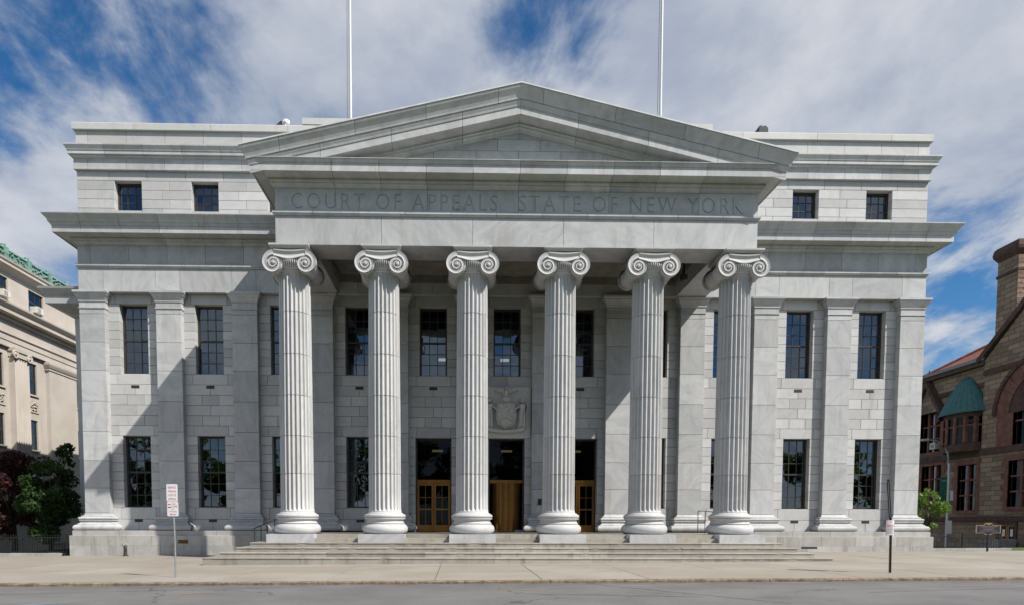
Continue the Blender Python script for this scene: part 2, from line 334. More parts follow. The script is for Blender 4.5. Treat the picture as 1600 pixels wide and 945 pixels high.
# ------------------------------------------------------------------ mesh helpers
class MB:
    def __init__(s): s.v = []; s.f = []
    def add(s, vs, fs):
        o = len(s.v); s.v += [tuple(map(float, q)) for q in vs]; s.f += [tuple(i + o for i in f) for f in fs]; return s
    def box(s, x0, x1, y0, y1, z0, z1):
        return s.add([(x0,y0,z0),(x1,y0,z0),(x1,y1,z0),(x0,y1,z0),(x0,y0,z1),(x1,y0,z1),(x1,y1,z1),(x0,y1,z1)],
                     [(0,3,2,1),(4,5,6,7),(0,1,5,4),(1,2,6,5),(2,3,7,6),(3,0,4,7)])
    def prism(s, pts, axis, a, b):
        """closed 2D polygon pts extruded along axis from a to b; pts are the two other coords in xyz order"""
        n = len(pts)
        def mk(p, t): return (t, p[0], p[1]) if axis == 'x' else ((p[0], t, p[1]) if axis == 'y' else (p[0], p[1], t))
        vs = [mk(p, a) for p in pts] + [mk(p, b) for p in pts]
        fs = [tuple(range(n))[::-1], tuple(range(n, 2 * n))] + [(i, (i + 1) % n, n + (i + 1) % n, n + i) for i in range(n)]
        return s.add(vs, fs)
    def loft(s, rings, close=True, caps=True):
        n = len(rings[0]); vs = [p for r in rings for p in r]; fs = []
        for k in range(len(rings) - 1):
            for i in range(n if close else n - 1):
                j = (i + 1) % n
                fs.append((k*n+i, k*n+j, (k+1)*n+j, (k+1)*n+i))
        if caps:
            fs.append(tuple(range(n))[::-1]); fs.append(tuple(range((len(rings)-1)*n, len(rings)*n)))
        return s.add(vs, fs)
    def lathe(s, prof, cx=0, cy=0, n=32, axis='z', caps=False):
        rings = []
        for r, z in prof:
            ring = []
            for i in range(n):
                t = 2 * PI * i / n
                if axis == 'z': ring.append((cx + r * math.cos(t), cy + r * math.sin(t), z))
                else: ring.append((cx + r * math.cos(t), z, cy + r * math.sin(t)))
            rings.append(ring)
        return s.loft(rings, True, caps)
    def tube(s, pts, rads, n=8):
        pts = [Vector(p) for p in pts]; rings = []
        for i, p in enumerate(pts):
            d = (pts[min(i + 1, len(pts) - 1)] - pts[max(i - 1, 0)]).normalized()
            a = d.orthogonal().normalized() if abs(d.z) < 0.95 else Vector((1, 0, 0)).cross(d).normalized()
            b = d.cross(a).normalized(); r = rads[i] if hasattr(rads, '__len__') else rads
            rings.append([p + a * (r * math.cos(2*PI*k/n)) + b * (r * math.sin(2*PI*k/n)) for k in range(n)])
        return s.loft(rings, True, True)
    def mesh(s, name, mat, smooth=False, angle=40):
        me = bpy.data.meshes.new(name); me.from_pydata(s.v, [], s.f); me.materials.append(mat)
        if smooth:
            me.polygons.foreach_set('use_smooth', [True] * len(me.polygons))
            if angle: me.set_sharp_from_angle(angle=math.radians(angle))
        me.update(); fix_normals(me); return me
    def build(s, name, mat, parent=None, smooth=False, angle=40, loc=None):
        return link(name, s.mesh(name, mat, smooth, angle), parent, loc)
import bmesh
def fix_normals(me):
    if len(me.polygons) > 4000: return
    bm = bmesh.new(); bm.from_mesh(me); bmesh.ops.recalc_face_normals(bm, faces=bm.faces); bm.to_mesh(me); bm.free()
def link(name, me, parent=None, loc=None):
    o = bpy.data.objects.new(name, me); COL.objects.link(o)
    if parent is not None: o.parent = parent
    if loc is not None: o.location = loc
    return o
def thing(name, label, cat, loc=(0, 0, 0), group=None):
    o = bpy.data.objects.new(name, None); COL.objects.link(o); o.location = loc; o.empty_display_size = 0.3
    return tag(o, label, cat, group)
def tag(o, label, cat, group=None):
    o['label'] = label; o['category'] = cat
    if group: o['group'] = group
    return o
def struct(o): o['kind'] = 'structure'; return o
def stuff(o): o['kind'] = 'stuff'; return o
_bc = {}
def block_mesh(w, h, d, mat, ch=0.007):
    """a dressed stone: front at y=0, chamfered front edges, no back"""
    k = (round(w, 3), round(h, 3), round(d, 3), mat.name, ch)
    if k not in _bc:
        a, b = w / 2, h / 2; m = MB()
        m.add([(-a+ch,0,-b+ch),(a-ch,0,-b+ch),(a-ch,0,b-ch),(-a+ch,0,b-ch),(-a,ch,-b),(a,ch,-b),(a,ch,b),(-a,ch,b),(-a,d,-b),(a,d,-b),(a,d,b),(-a,d,b)],
              [(0,1,2,3),(4,5,1,0),(5,6,2,1),(6,7,3,2),(7,4,0,3),(4,8,9,5),(5,9,10,6),(6,10,11,7),(7,11,8,4)])
        me = bpy.data.meshes.new('stone_block'); me.from_pydata(m.v, [], m.f); me.materials.append(mat); _bc[k] = me
    return _bc[k]
G = 0.007   # half joint

def run_x(name, prof, yface, e0, e1, parent, mat, zs=None, smooth=False):
    """profile (d,z) swept along x, facing -y. ends (a,s): x = a + s*d"""
    r0 = [(e0[0] + e0[1]*d + (G if e0[1] == 0 else 0), yface - d, z) for d, z in prof]
    r1 = [(e1[0] + e1[1]*d - (G if e1[1] == 0 else 0), yface - d, z) for d, z in prof]
    return MB().loft([r0, r1]).build(name, mat, parent, smooth)
def run_y(name, prof, xface, side, e0, e1, parent, mat):
    """profile swept along y, facing side*x"""
    r0 = [(xface + side*d, e0[0] + e0[1]*d, z) for d, z in prof]
    r1 = [(xface + side*d, e1[0] + e1[1]*d, z) for d, z in prof]
    return MB().loft([r0, r1]).build(name, mat, parent)

# ------------------------------------------------------------------ ground
def zg(x, y):
    xc = max(-70, min(70, x)); yc = max(-14.2, min(3, y))
    z = 0.095 + 0.0065 * xc + 0.008 * (yc + 7.5)
    if y > 3: z -= 0.045 * (min(y, 24) - 3)
    return z
gx = [-2500, -600, -200, -90, -70, -50, -35, -24, -10, 10, 24, 35, 50, 70, 90, 200, 600, 2500]
gy = [-2500, -600, -200, -100, -60, -34, -30, -27, -14.3, -6, -0.35, 0.2, 3, 12, 24, 34, 60, 120, 300, 900, 3000]
vs_, fs_ = [], []
for j, y in enumerate(gy):
    for i, x in enumerate(gx):
        z = zg(x, y)
        if y < -0.3: z -= 0.30
        elif y < 0.1: z -= 0.15
        else: z -= 0.02
        if y <= -29.9: z += 0.26
        vs_.append((x, y, z))
nx = len(gx)
for j in range(len(gy) - 1):
    for i in range(nx - 1):
        fs_.append((j*nx+i, j*nx+i+1, (j+1)*nx+i+1, (j+1)*nx+i))
struct(MB().add(vs_, fs_).build('ground', M['ground']))
KY = -14.2
def strip(name, xs, y0, y1, f0, f1, mat):
    v, f = [], []
    for x in xs: v += [(x, y0, f0(x)), (x, y1, f1(x))]
    for i in range(len(xs) - 1): f.append((2*i, 2*i+2, 2*i+3, 2*i+1))
    return struct(MB().add(v, f).build(name, mat))
strip('road', [-400, -70, 0, 70, 400], -27.0, KY + 0.02, lambda x: zg(x, KY) - 0.14, lambda x: zg(x, KY) - 0.085, M['asphalt'])
# sidewalk with concrete slabs
walk = bpy.data.objects.new('sidewalk', None); COL.objects.link(walk); struct(walk)
strip_bed = MB()
SX, ROWS = 3.05, [(-13.98, -11.3), (-11.3, -8.6), (-8.6, -5.9), (-5.9, -3.2), (-3.2, -0.42)]
slab_cache = {}
for ri, (y0, y1) in enumerate(ROWS):
    off = 0.0 if ri % 2 == 0 else 0.0
    for i in range(-12, 12):
        x0 = i * SX + off; x1 = x0 + SX
        if ri in (3, 4) and x0 > -11.5 and x1 < 11.5: continue
        if ri not in slab_cache:
            g = 0.011; m = MB(); w = SX - 2*g; q = []
            for (a, b, dz_) in [(0,0,0),(w,0,0),(w,1,0),(0,1,0)]:
                q.append((a, b))
            L = (y1 - y0) - 2*g
            top = [(a, b*L, 0.0065*a + 0.008*b*L) for a, b in q]; bot = [(a, b*L, -0.12) for a, b in q]
            m.add(bot + top, [(4,5,6,7),(0,1,5,4),(1,2,6,5),(2,3,7,6),(3,0,4,7)])
            slab_cache[ri] = m.mesh('paving_slab', M['paving'])
        o = link('paving_slab', slab_cache[ri], walk, (x0 + 0.011, y0 + 0.011, zg(x0, y0) + random.uniform(-0.003, 0.003)))
kerb = bpy.data.objects.new('kerb', None); COL.objects.link(kerb); struct(kerb)
kx = -37.0; ki = 0
kmeshes = []
for L in (2.1, 1.7, 2.4):
    m = MB(); n = 9; rings = []
    for t in range(n + 1):
        x = L * t / n; w = random.uniform(-0.012, 0.012); h = random.uniform(-0.01, 0.008)
        x = min(max(x, 0.008), L - 0.008)
        rings.append([(x, w, -0.2), (x, w, -0.025 + h), (x, 0.03 + w, h), (x, 0.21, 0.0), (x, 0.21, -0.2)])
    kmeshes.append((L, m.loft(rings).mesh('kerb_stone', M['kerb'])))
while kx < 37:
    L, me = kmeshes[ki % 3]; ki += 1
    o = link('kerb_stone', me, kerb, (kx, KY, zg(kx, KY) + 0.002)); o.rotation_euler = (0, -0.0065, 0)
    kx += L
# utility paint and a long sealed crack on the road, thin sheets on the asphalt
def zroad(x, y): return zg(x, KY) - 0.14 + (y + 27) / 12.82 * 0.055
def paint(name, pts, mat, label=None):
    v = [(x, y, zroad(x, y) + 0.004) for x, y in pts]
    o = MB().add(v, [tuple(range(len(v)))]).build(name, mat); return struct(o)
M['orange'] = plain('faded_orange_paint', (0.24, 0.17, 0.135), 0.85, var=0.25, vscale=25)
M['blue'] = plain('faded_blue_paint', (0.16, 0.21, 0.25), 0.85, var=0.25, vscale=25)
M['tar'] = plain('crack_tar', (0.05, 0.05, 0.05), 0.7)
paint('road_paint_mark', [(-1.6, -15.9), (0.1, -15.75), (0.1, -15.85), (-1.6, -16.05)], M['orange'])
paint('road_paint_mark', [(-9.4, -16.4), (-8.5, -15.9), (-8.4, -16.0), (-9.3, -16.55)], M['orange'])
paint('road_paint_mark', [(10.6, -15.6), (12.2, -15.45), (12.2, -15.55), (10.6, -15.72)], M['orange'])
paint('road_paint_mark', [(-11.7, -18.2), (-11.0, -17.7), (-10.9, -17.85), (-11.6, -18.4)], M['blue'])
def crack(pts, w=0.022):
    v, f = [], []
    for i, (x, y) in enumerate(pts):
        ww = w * random.uniform(0.5, 1.3); v += [(x - ww*0.4, y - ww, zroad(x, y) + 0.003), (x + ww*0.4, y + ww, zroad(x, y) + 0.003)]
    for i in range(len(pts) - 1): f.append((2*i, 2*i+2, 2*i+3, 2*i+1))
    struct(MB().add(v, f).build('road_crack', M['tar']))
def wob(a, b, n, amp): return [(a[0] + (b[0]-a[0])*t/n + random.uniform(-amp, amp), a[1] + (b[1]-a[1])*t/n + random.uniform(-amp, amp)) for t in range(n + 1)]
crack(wob((1.2, -14.35), (4.6, -18.9), 26, 0.03))
crack(wob((-14.0, -16.2), (-7.0, -15.0), 30, 0.04), 0.018)
crack(wob((-0.5, -16.8), (3.2, -17.6), 18, 0.05), 0.015)
crack(wob((7.5, -16.9), (13.5, -15.9), 24, 0.05), 0.014)

# ------------------------------------------------------------------ courthouse
B = 3.66; PW = 0.609; W = 5.5 * B + PW; YW = 0.313
YP = -4.8485; YF = -5.577; HX = 9.714
Z_PL = 1.24; Z_AR = 12.74; Z_TA0 = 13.84; Z_TA = 14.0; Z_FR = 14.9; Z_CO = 15.98
COURT = thing('courthouse', 'grey-white marble courthouse with a six-columned portico and pediment above broad steps', 'building')
WINK = [-5, -4, -3, -2, -1, 0, 1, 2, 3, 4, 5]
WZ = (2.37, 5.91, 8.91, 12.27); WH = 0.67
DOORK = (-1, 0, 1); DH = 0.895; DZ = 5.87
# backing walls behind the facing stones
core = MB()
yb0, yb1 = YW + 0.44, YW + 0.62
for k in WINK:
    x0, x1, xc = (k - .5) * B, (k + .5) * B, k * B
    lowh = DH if k in DOORK else WH; lz0 = 0.0 if k in DOORK else WZ[0]; lz1 = DZ if k in DOORK else WZ[1]
    core.box(x0, xc - lowh, yb0, yb1, 0.0, lz1); core.box(xc + lowh, x1, yb0, yb1, 0.0, lz1)
    if lz0 > 0: core.box(xc - lowh, xc + lowh, yb0, yb1, 0.0, lz0)
    core.box(x0, x1, yb0, yb1, lz1, WZ[2])
    core.box(x0, xc - WH, yb0, yb1, WZ[2], WZ[3]); core.box(xc + WH, x1, yb0, yb1, WZ[2], WZ[3])
    core.box(x0, x1, yb0, yb1, WZ[3], 15.9)
    if abs(k) >= 3:
        core.box(x0, xc - .64, yb0, yb1, 15.9, 18.0); core.box(xc + .64, x1, yb0, yb1, 15.9, 18.0)
        core.box(xc - .64, xc + .64, yb0, yb1, 15.9, 16.6); core.box(x0, x1, yb0, yb1, 18.0, 20.2)
    else: core.box(x0, x1, yb0, yb1, 15.9, 20.2)
for s in (-1, 1):
    a, b = sorted((s * 5.5 * B, s * (W - 0.05))); core.box(a, b, 0.56, 30, 0.0, 20.2)
core.box(-W + .06, W - .06, 29.7, 30, 0, 20.2)
core.build('backing_wall', M['core'], COURT)
# rooms behind the glass
rm = MB()
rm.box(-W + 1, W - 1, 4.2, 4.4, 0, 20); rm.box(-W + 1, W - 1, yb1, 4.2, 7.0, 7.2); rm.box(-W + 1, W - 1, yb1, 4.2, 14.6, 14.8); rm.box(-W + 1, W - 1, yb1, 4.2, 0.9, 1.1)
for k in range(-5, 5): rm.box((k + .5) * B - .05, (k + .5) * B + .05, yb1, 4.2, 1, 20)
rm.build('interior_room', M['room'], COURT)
MB().box(-W + .3, W - .3, 0.4, 29.9, 20.2, 20.3).build('roof', M['slate'], COURT)
SIDEM = MB()
for s in (-1, 1):
    a, b = sorted((s * (W - 0.045), s * (W - 0.01))); SIDEM.box(a, b, 0.5, 30, 0.0, 20.25)
SIDEM.build('side_wall', M['marble'], COURT)

# ashlar facing
stones = []   # (priority, x0,x1,z0,z1,yface,depth)
def ash(xs, z0, z1, y=YW, pr=1, d=0.46):
    for i in range(len(xs) - 1): stones.append((pr, xs[i], xs[i+1], z0, z1, y, d))
def side_courses(xc, hw, xl, xr, z0, z1, n, pr, y=YW):
    h = (z1 - z0) / n
    for i in range(n):
        ash([xl, xc - hw], z0 + i*h, z0 + (i+1)*h, y, pr); ash([xc + hw, xr], z0 + i*h, z0 + (i+1)*h, y, pr)
for k in WINK:
    xc = k * B; xl = xc - B/2 + PW - 0.03; xr = xc + B/2 - PW + 0.03; pr = 0 if abs(k) >= 4 else 1
    if k in DOORK:
        side_courses(xc, DH, xl, xr, 1.18, DZ, 10, pr); zt = DZ
    else:
        ash([xl, xc, xr], Z_PL, 1.80, pr=pr); ash([xl, xc - .86, xc + .86, xr], 1.80, WZ[0], pr=pr)
        side_courses(xc, WH, xl, xr, WZ[0], WZ[1], 8, pr); zt = WZ[1]
    n = 6; h = (WZ[2] - zt) / n
    if k == 0:
        # the carved arms fill the middle: tall panel, two courses above
        ash([xl, xc, xr], 8.40, WZ[2], pr=pr)
    else:
        pats = [[-.86, .86], [-.41, .41], [0], [-.41, .41], [0], [-.86, .86]]
        for i in range(n): ash([xl] + [xc + q for q in pats[i]] + [xr], zt + i*h, zt + (i+1)*h, pr=pr)
    side_courses(xc, WH, xl, xr, WZ[2], WZ[3], 8, pr)
    ash([xl, xc - .88, xc + .88, xr], WZ[3], Z_AR, pr=pr)
# attic storey
YA = 0.10
ZA = [15.98, 16.26, 16.69, 17.12, 17.55, 17.985, 18.43]
for s in (-1, 1):
    xe = s * (W - 0.02)
    for i in range(5):
        segs = []
        cuts = [5*B + .64, 5*B - .64, 4*B + .64, 4*B - .64, 3*B + .64]
        z0, z1 = ZA[i], ZA[i+1]
        o_ = 0.4 if i % 2 else 0.0
        if i == 0:
            z1w = True
        A = [abs(xe), 5*B + .64]; Bq = [5*B - .64, 4*B + .64 + 1.05 + o_*0.9, 4*B + .64]; Cq = [4*B - .64, 3*B + .64 + 1.05 + o_*0.9, 3*B + .64]; Dq = [3*B - .64, 2.4*B]
        if i == 0:
            Aq = [abs(xe), 5*B + 1.0, 5*B, 4*B + 1.1, 4*B, 3*B + 1.0, 3*B, 2.4*B]
            lists = [Aq]
            # below the sill
            zz = 16.6
        for Lq in ([A, Bq, Cq, Dq]):
            ash(sorted([s * q for q in Lq]), z0, z1, YA, 0)
        if i == 0:
            for kk in (5, 4, 3): ash(sorted([s * (kk*B - .64), s * (kk*B + .64)]), z0, z1, YA, 0)
        if i == 1:
            for kk in (5, 4, 3): ash(sorted([s * (kk*B - .64), s * (kk*B + .64)]), z0, 16.6, YA, 0)
    ash(sorted([s * q for q in (abs(xe), 5*B + .9, 5*B - .9, 4*B + .9, 4*B - .9, 3*B + .9, 3*B - .9, 2.4*B)]), ZA[5], ZA[6], YA, 0)
stones.sort(key=lambda q: (q[0], -(q[2]-q[1])*(q[4]-q[3])))
rest = MB()
for i, (pr, x0, x1, z0, z1, y, d) in enumerate(stones):
    w, h = x1 - x0 - 2*G, z1 - z0 - 2*G
    if w < 0.03: continue
    jy = random.uniform(-0.003, 0.003)
    if i < 298:
        link('ashlar_stone', block_mesh(w, h, d, M['marble']), COURT, ((x0+x1)/2, y + jy, (z0+z1)/2))
    else:
        me = block_mesh(w, h, d, M['marble'])
        rest.add([(v.co.x + (x0+x1)/2, v.co.y + y + jy, v.co.z + (z0+z1)/2) for v in me.vertices], [tuple(p.vertices) for p in me.polygons])
stuff(rest.build('ashlar_masonry', M['marble'], COURT))

# pilasters
def u_loft(prof, hw, yback=YW + 0.05):
    rings = [[(-hw - d, yback, z), (-hw - d, -d, z), (hw + d, -d, z), (hw + d, yback, z)] for d, z in prof]
    return MB().loft(rings, False, False)
def torus(d0, z0, z1, n=7):
    r = (z1 - z0) / 2; return [(d0 - r + r * math.sin(PI * t / n) + 0.0, z0 + r - r * math.cos(PI * t / n)) for t in range(n + 1)]
def scotia(d0, d1, z0, z1, n=6):
    return [(d0 + (d1 - d0) * t / n - 0.045 * math.sin(PI * t / n), z0 + (z1 - z0) * t / n) for t in range(n + 1)]
pb = [(0.20, 0)] + [(q[0], q[1]) for q in torus(0.405, 0.0, 0.30)] + [(0.26, 0.31)] + scotia(0.25, 0.16, 0.33, 0.47) + [(0.20, 0.48), (0.20, 0.53)] + torus(0.225, 0.54, 0.66) + [(0.13, 0.67), (0.13, 0.72), (0.07, 0.74), (0.02, 0.79), (0.0, 0.86)]
PBASE = u_loft(pb, PW).mesh('pilaster_base', M['trim'], True, 35)
pc = [(0.0, 0.0), (0.03, 0.0), (0.03, 0.05), (0.0, 0.06), (0.0, 0.30), (0.035, 0.32), (0.035, 0.37), (0.05, 0.40), (0.07, 0.47), (0.11, 0.54), (0.15, 0.585), (0.155, 0.60), (0.155, 0.64), (0.19, 0.66), (0.21, 0.70), (0.21, 0.785), (0.0, 0.79)]
PCAP = u_loft(pc, PW).mesh('pilaster_capital', M['trim'], True, 25)
PJ = [2.10, 3.32, 4.65, 6.06, 7.53, 9.0, 10.36, 11.70, 11.955]
for k in range(-6, 6):
    xc = (k + .5) * B
    pil = link('pilaster', PBASE, COURT, (xc, 0, 1.235))
    for i in range(len(PJ) - 1):
        me = block_mesh(2*PW, PJ[i+1] - PJ[i] - 2*G, 0.45, M['trim'], 0.008)
        link('pilaster_stone', me, pil, (0, random.uniform(-.002, .002), (PJ[i] + PJ[i+1]) / 2 - 1.235))
    link('capital', PCAP, pil, (0, 0, 11.955 - 1.235))

# entablature of the wings
def frange(a, b, st):
    r = []; x = a
    while x < b - 1e-6: r.append(x); x += st
    return r
CORN = [(-.4, 14.9), (.05, 14.9), (.06, 14.95), (.10, 15.0), (.14, 15.03), (.14, 15.07), (.19, 15.10), (.21, 15.15), (.21, 15.20), (.68, 15.23), (.69, 15.20), (.74, 15.20), (.74, 15.50), (.77, 15.51), (.79, 15.55), (.82, 15.60), (.83, 15.63), (.86, 15.635), (.86, 15.66), (.875, 15.72), (.91, 15.78), (.97, 15.84), (1.02, 15.89), (1.04, 15.93), (1.046, 15.94), (1.046, 15.98), (-.4, 16.03)]
CORN_H = CORN[:18] + [(.86, 15.655), (-.2, 15.70)]
TAEN = [(-.3, Z_TA0), (.05, Z_TA0), (.055, Z_TA0 + .05), (.10, Z_TA0 + .08), (.10, Z_TA), (-.3, Z_TA)]
FRZ = [(-.3, Z_TA), (0, Z_TA), (0, Z_FR), (-.3, Z_FR)]
ARC = [(-.45, Z_AR), (0, Z_AR), (0, Z_TA0), (-.45, Z_TA0)]
def course(name, prof, yface, ends, mat, cuts, parent=COURT):
    """ends ((a,s),(b,s)); cuts sorted interior x"""
    pts = [ends[0]] + [(c, 0) for c in cuts] + [ends[1]]
    for i in range(len(pts) - 1): run_x(name, prof, yface, pts[i], pts[i+1], parent, mat)
for s in (-1, 1):
    lo, hi = sorted((s * W, s * HX))
    e = ((lo, -1 if s < 0 else 1), (hi, -1 if s < 0 else 1))
    inside = lambda L, m=.5: sorted(c for c in L if lo + m < c < hi - m)
    mult = [i * 1.83 for i in range(-12, 13)]
    course('cornice_stone', CORN, 0, e, M['trim'], inside(mult))
    course('frieze_stone', FRZ, 0, e, M['trim'], inside(mult))
    course('taenia_stone', TAEN, 0, e, M['trim'], inside([m + .92 for m in mult]))
    ac = [];
    for k in range(-6, 6): ac += [(k + .5) * B - .58, (k + .5) * B + .58]
    course('architrave_stone', ARC, 0, ((lo, 0), (hi, 0)), M['trim'], inside(ac, 0.7))
    # side returns of the block
    for nm, pf in (('side_cornice', CORN), ('side_frieze', FRZ), ('side_taenia', TAEN), ('side_architrave', ARC)):
        run_y(nm, pf, s * W, s, (0.0, -1) if nm != 'side_architrave' else (0.455, 0), (30.0, 0), COURT, M['trim'])
# attic mouldings: band, cornice, parapet, coping
ABAND = [(-.3, 18.43), (.05, 18.43), (.05, 18.50), (.04, 18.51), (.04, 18.95), (-.3, 18.95)]
ACORN = [(-.4, 18.95), (.06, 18.95), (.08, 19.0), (.12, 19.03), (.12, 19.06), (.20, 19.07), (.22, 19.06), (.22, 19.21), (.25, 19.22), (.265, 19.28), (.30, 19.35), (.335, 19.40), (.345, 19.42), (.345, 19.474), (-.4, 19.51)]
PARA = [(-.5, 19.5), (-.05, 19.5), (-.05, 20.275), (-.5, 20.275)]
COPE = [(-.6, 20.275), (.07, 20.275), (.07, 20.56), (.05, 20.588), (-.6, 20.62)]
e = ((-W, -1), (W, 1))
m18 = [i * 1.83 for i in range(-11, 12)]
course('attic_band_stone', ABAND, 0, e, M['trim'], m18)
course('attic_cornice_stone', ACORN, 0, e, M['trim'], [c + .9 for c in m18[:-1]])
course('parapet_stone', PARA, 0, e, M['marble'], m18)
course('coping_stone', COPE, 0, e, M['copingm'], [i * 3.66 + .4 for i in range(-5, 6)])
for s in (-1, 1):
    for nm, pf in (('side_attic_band', ABAND), ('side_attic_cornice', ACORN), ('side_parapet', PARA), ('side_coping', COPE)):
        run_y(nm, pf, s * W, s, (0.0, -1), (30.0, 0), COURT, M['trim'])
    # short return of the attic wall
    a, b = sorted((s * (W - .02), s * (W - .4))); MB().box(a, b, YA + .45, 30, 15.9, 18.5).build('attic_side_wall', M['marble'], COURT)
PBLK = [(-.9, 20.60), (-.02, 20.60), (-.02, 20.63), (.07, 20.635), (.07, 20.93), (-.9, 20.96)]
course('raised_parapet_stone', PBLK, 0, ((-9.9, 0), (9.9, 0)), M['copingm'], [-7.32, -3.66, 0, 3.66, 7.32])

# plinth under the wings
PL1 = [(-.4, 1.0), (.41, 1.0), (.41, Z_PL - .01), (.40, Z_PL), (-.4, Z_PL)]
def PLq(z0, z1): return [(-.4, z0), (.507, z0), (.507, z1 - .008), (.499, z1), (-.4, z1)]
for s in (-1, 1):
    lo, hi = sorted((s * W, s * 10.12)); sg = -1 if s < 0 else 1
    e = ((lo, -1), (hi, 0)) if s < 0 else ((lo, 0), (hi, 1))
    for nm, pf, cuts in (('plinth_stone', PL1, [12.3, 14.2, 16.1, 18.9]), ('plinth_stone', PLq(.52, 1.0), [11.6, 13.4, 15.6, 17.3, 19.4]), ('plinth_stone', PLq(-.3, .52), [12.9, 14.9, 16.9, 18.2, 20.2])):
        course(nm, pf, 0, e, M['plinth'], sorted(s * c for c in cuts))
    for nm, pf in (('side_plinth', PL1), ('side_plinth', PLq(.52, 1.0)), ('side_plinth', PLq(-.3, .52))):
        run_y(nm, pf, s * W, s, (0.0, -1), (30.0, 0), COURT, M['plinth'])

# front steps and porch floor
STEP = [(-7.5, 12.12, 0.305), (-7.1, 11.62, 0.487), (-6.7, 11.13, 0.668), (-6.3, 10.70, 0.85)]
for i, (yf, xh, zt) in enumerate(STEP):
    fl = MB().box(-xh + .01, -xh + .02, yf + .05, yf + .06, -.1, -.09).build('step_flight', M['step'], COURT)
    L = [-xh] + [c + (.9 if i % 2 else 0) for c in (-8.4, -4.6, -1.0, 2.8, 6.5)] + [xh]
    zb = zt - 0.35
    def nos(x0, x1, y0, y1):
        g = 0.004; c = 0.012; m = MB()
        pf = [(y0 + .022, zb), (y0 + .022, zt - .05), (y0, zt - .045), (y0, zt - c), (y0 + c, zt), (y1, zt), (y1, zb)]
        ns = max(3, int((x1 - x0) / .22)); rg_ = []
        for t in range(ns + 1):
            x = x0 + g + (x1 - x0 - 2*g) * t / ns; ch_ = .022 * max(0, random.gauss(0, 1) - 1.0); jy = random.uniform(-.003, .003)
            rg_.append([(x, y + jy + (ch_ if i in (2, 3) else 0), z - (ch_ * .7 if i in (3, 4) else 0)) for i, (y, z) in enumerate(pf)])
        m.loft(rg_)
        return m
    for j in range(len(L) - 1): nos(L[j], L[j+1], yf, yf + .9).build('step_stone', M['step'], fl)
    for s in (-1, 1):
        a, b = sorted((s * xh, s * (xh - .9)))
        for (ya, ybq) in ((yf + .9, -3.6), (-3.6, -0.512)):
            MB().box(a, b, ya + .004, ybq - .004, zb, zt).build('step_stone', M['step'], fl)
for k in range(6):
    pass
PORCH = MB()
PORCH.box(-10.08, 10.08, -5.08, 0.8, 0.9, 1.18)
PORCH.build('porch_floor', M['step'], COURT)
for k in range(-3, 4):
    if abs(k) == 3: continue
    xa, xb = k * B - B/2 + .944, k * B + B/2 - .944
    MB().box(xa, xb, -5.95, -4.9, 0.7, 1.015).build('porch_step', M['step'], COURT)
    MB().box(xa, xb, -5.52, -5.083, 1.017, 1.18).build('porch_step', M['step'], COURT)

# columns
def drum_mesh(z0, z1, nfl=24, per=8):
    def R(z): 
        t = (z - 2.09) / (11.72 - 2.09); return 0.674 - 0.046 * (0.35 * t + 0.65 * t * t)
    zs = [z0, z0 + .02, z0 + .05, (z0 + z1) / 2, z1 - .05, z1 - .02, z1]
    if z0 < 2.2: zs = [z0, z0 + .03, z0 + .08, z0 + .16] + zs[3:]
    if z1 > 11.6: zs = zs[:-3] + [z1 - .16, z1 - .08, z1 - .03, z1]
    rings = []
    for i, z in enumerate(zs):
        r = R(z); ring = []
        edge = (i == 0 and z0 > 2.2) or (i == len(zs) - 1 and z1 < 11.6)
        fl = 1.0
        if z0 < 2.2: fl = min(1, max(0, (z - z0 - .03) / .13)) ** .5
        if z1 > 11.6: fl = min(fl, min(1, max(0, (z1 - .03 - z) / .13)) ** .5)
        for k in range(nfl * per):
            u = (k % per) / per; a = 2 * PI * k / (nfl * per)
            f = 0.0 if u < 0.12 else math.sqrt(max(0, 1 - ((u - 0.56) / 0.44) ** 2))
            rr = r - 0.085 * f * fl - (0.034 if edge else 0) + (0.02 * (1 - fl) if z0 < 2.2 else 0)
            ring.append((rr * math.cos(a), rr * math.sin(a), z))
        rings.append(ring)
    return MB().loft(rings, True, True).mesh('drum', M['column'], True, 28)
DJ = [2.09, 3.65, 5.19, 6.83, 8.49, 10.17, 11.72]
DRUMS = [drum_mesh(DJ[i] - 1.18, DJ[i+1] - 1.18) if False else drum_mesh(DJ[i], DJ[i+1]) for i in range(6)]
bp_ = [(0.5, 0.0)] + [(0.955 - 0.2 + 0.2 * math.sin(PI * t / 12), 0.21 - 0.21 * math.cos(PI * t / 12)) for t in range(1, 13)] + [(0.83, 0.43), (0.83, 0.455)]
bp_ += [(0.80 - 0.03 * math.sin(PI * t / 6) - 0.0 * t, 0.47 + 0.14 * t / 6) for t in range(7)] + [(0.85, 0.615), (0.86, 0.66), (0.83, 0.665)]
bp_ += [(0.815 + 0.055 * math.sin(PI * t / 8), 0.745 - 0.07 * math.cos(PI * t / 8)) for t in range(9)] + [(0.79, 0.82), (0.78, 0.85), (0.73, 0.87), (0.70, 0.89), (0.695, 0.915)]
CBASE = MB().lathe(bp_, 0, 0, 64).mesh('column_base', M['column'], True, 32)

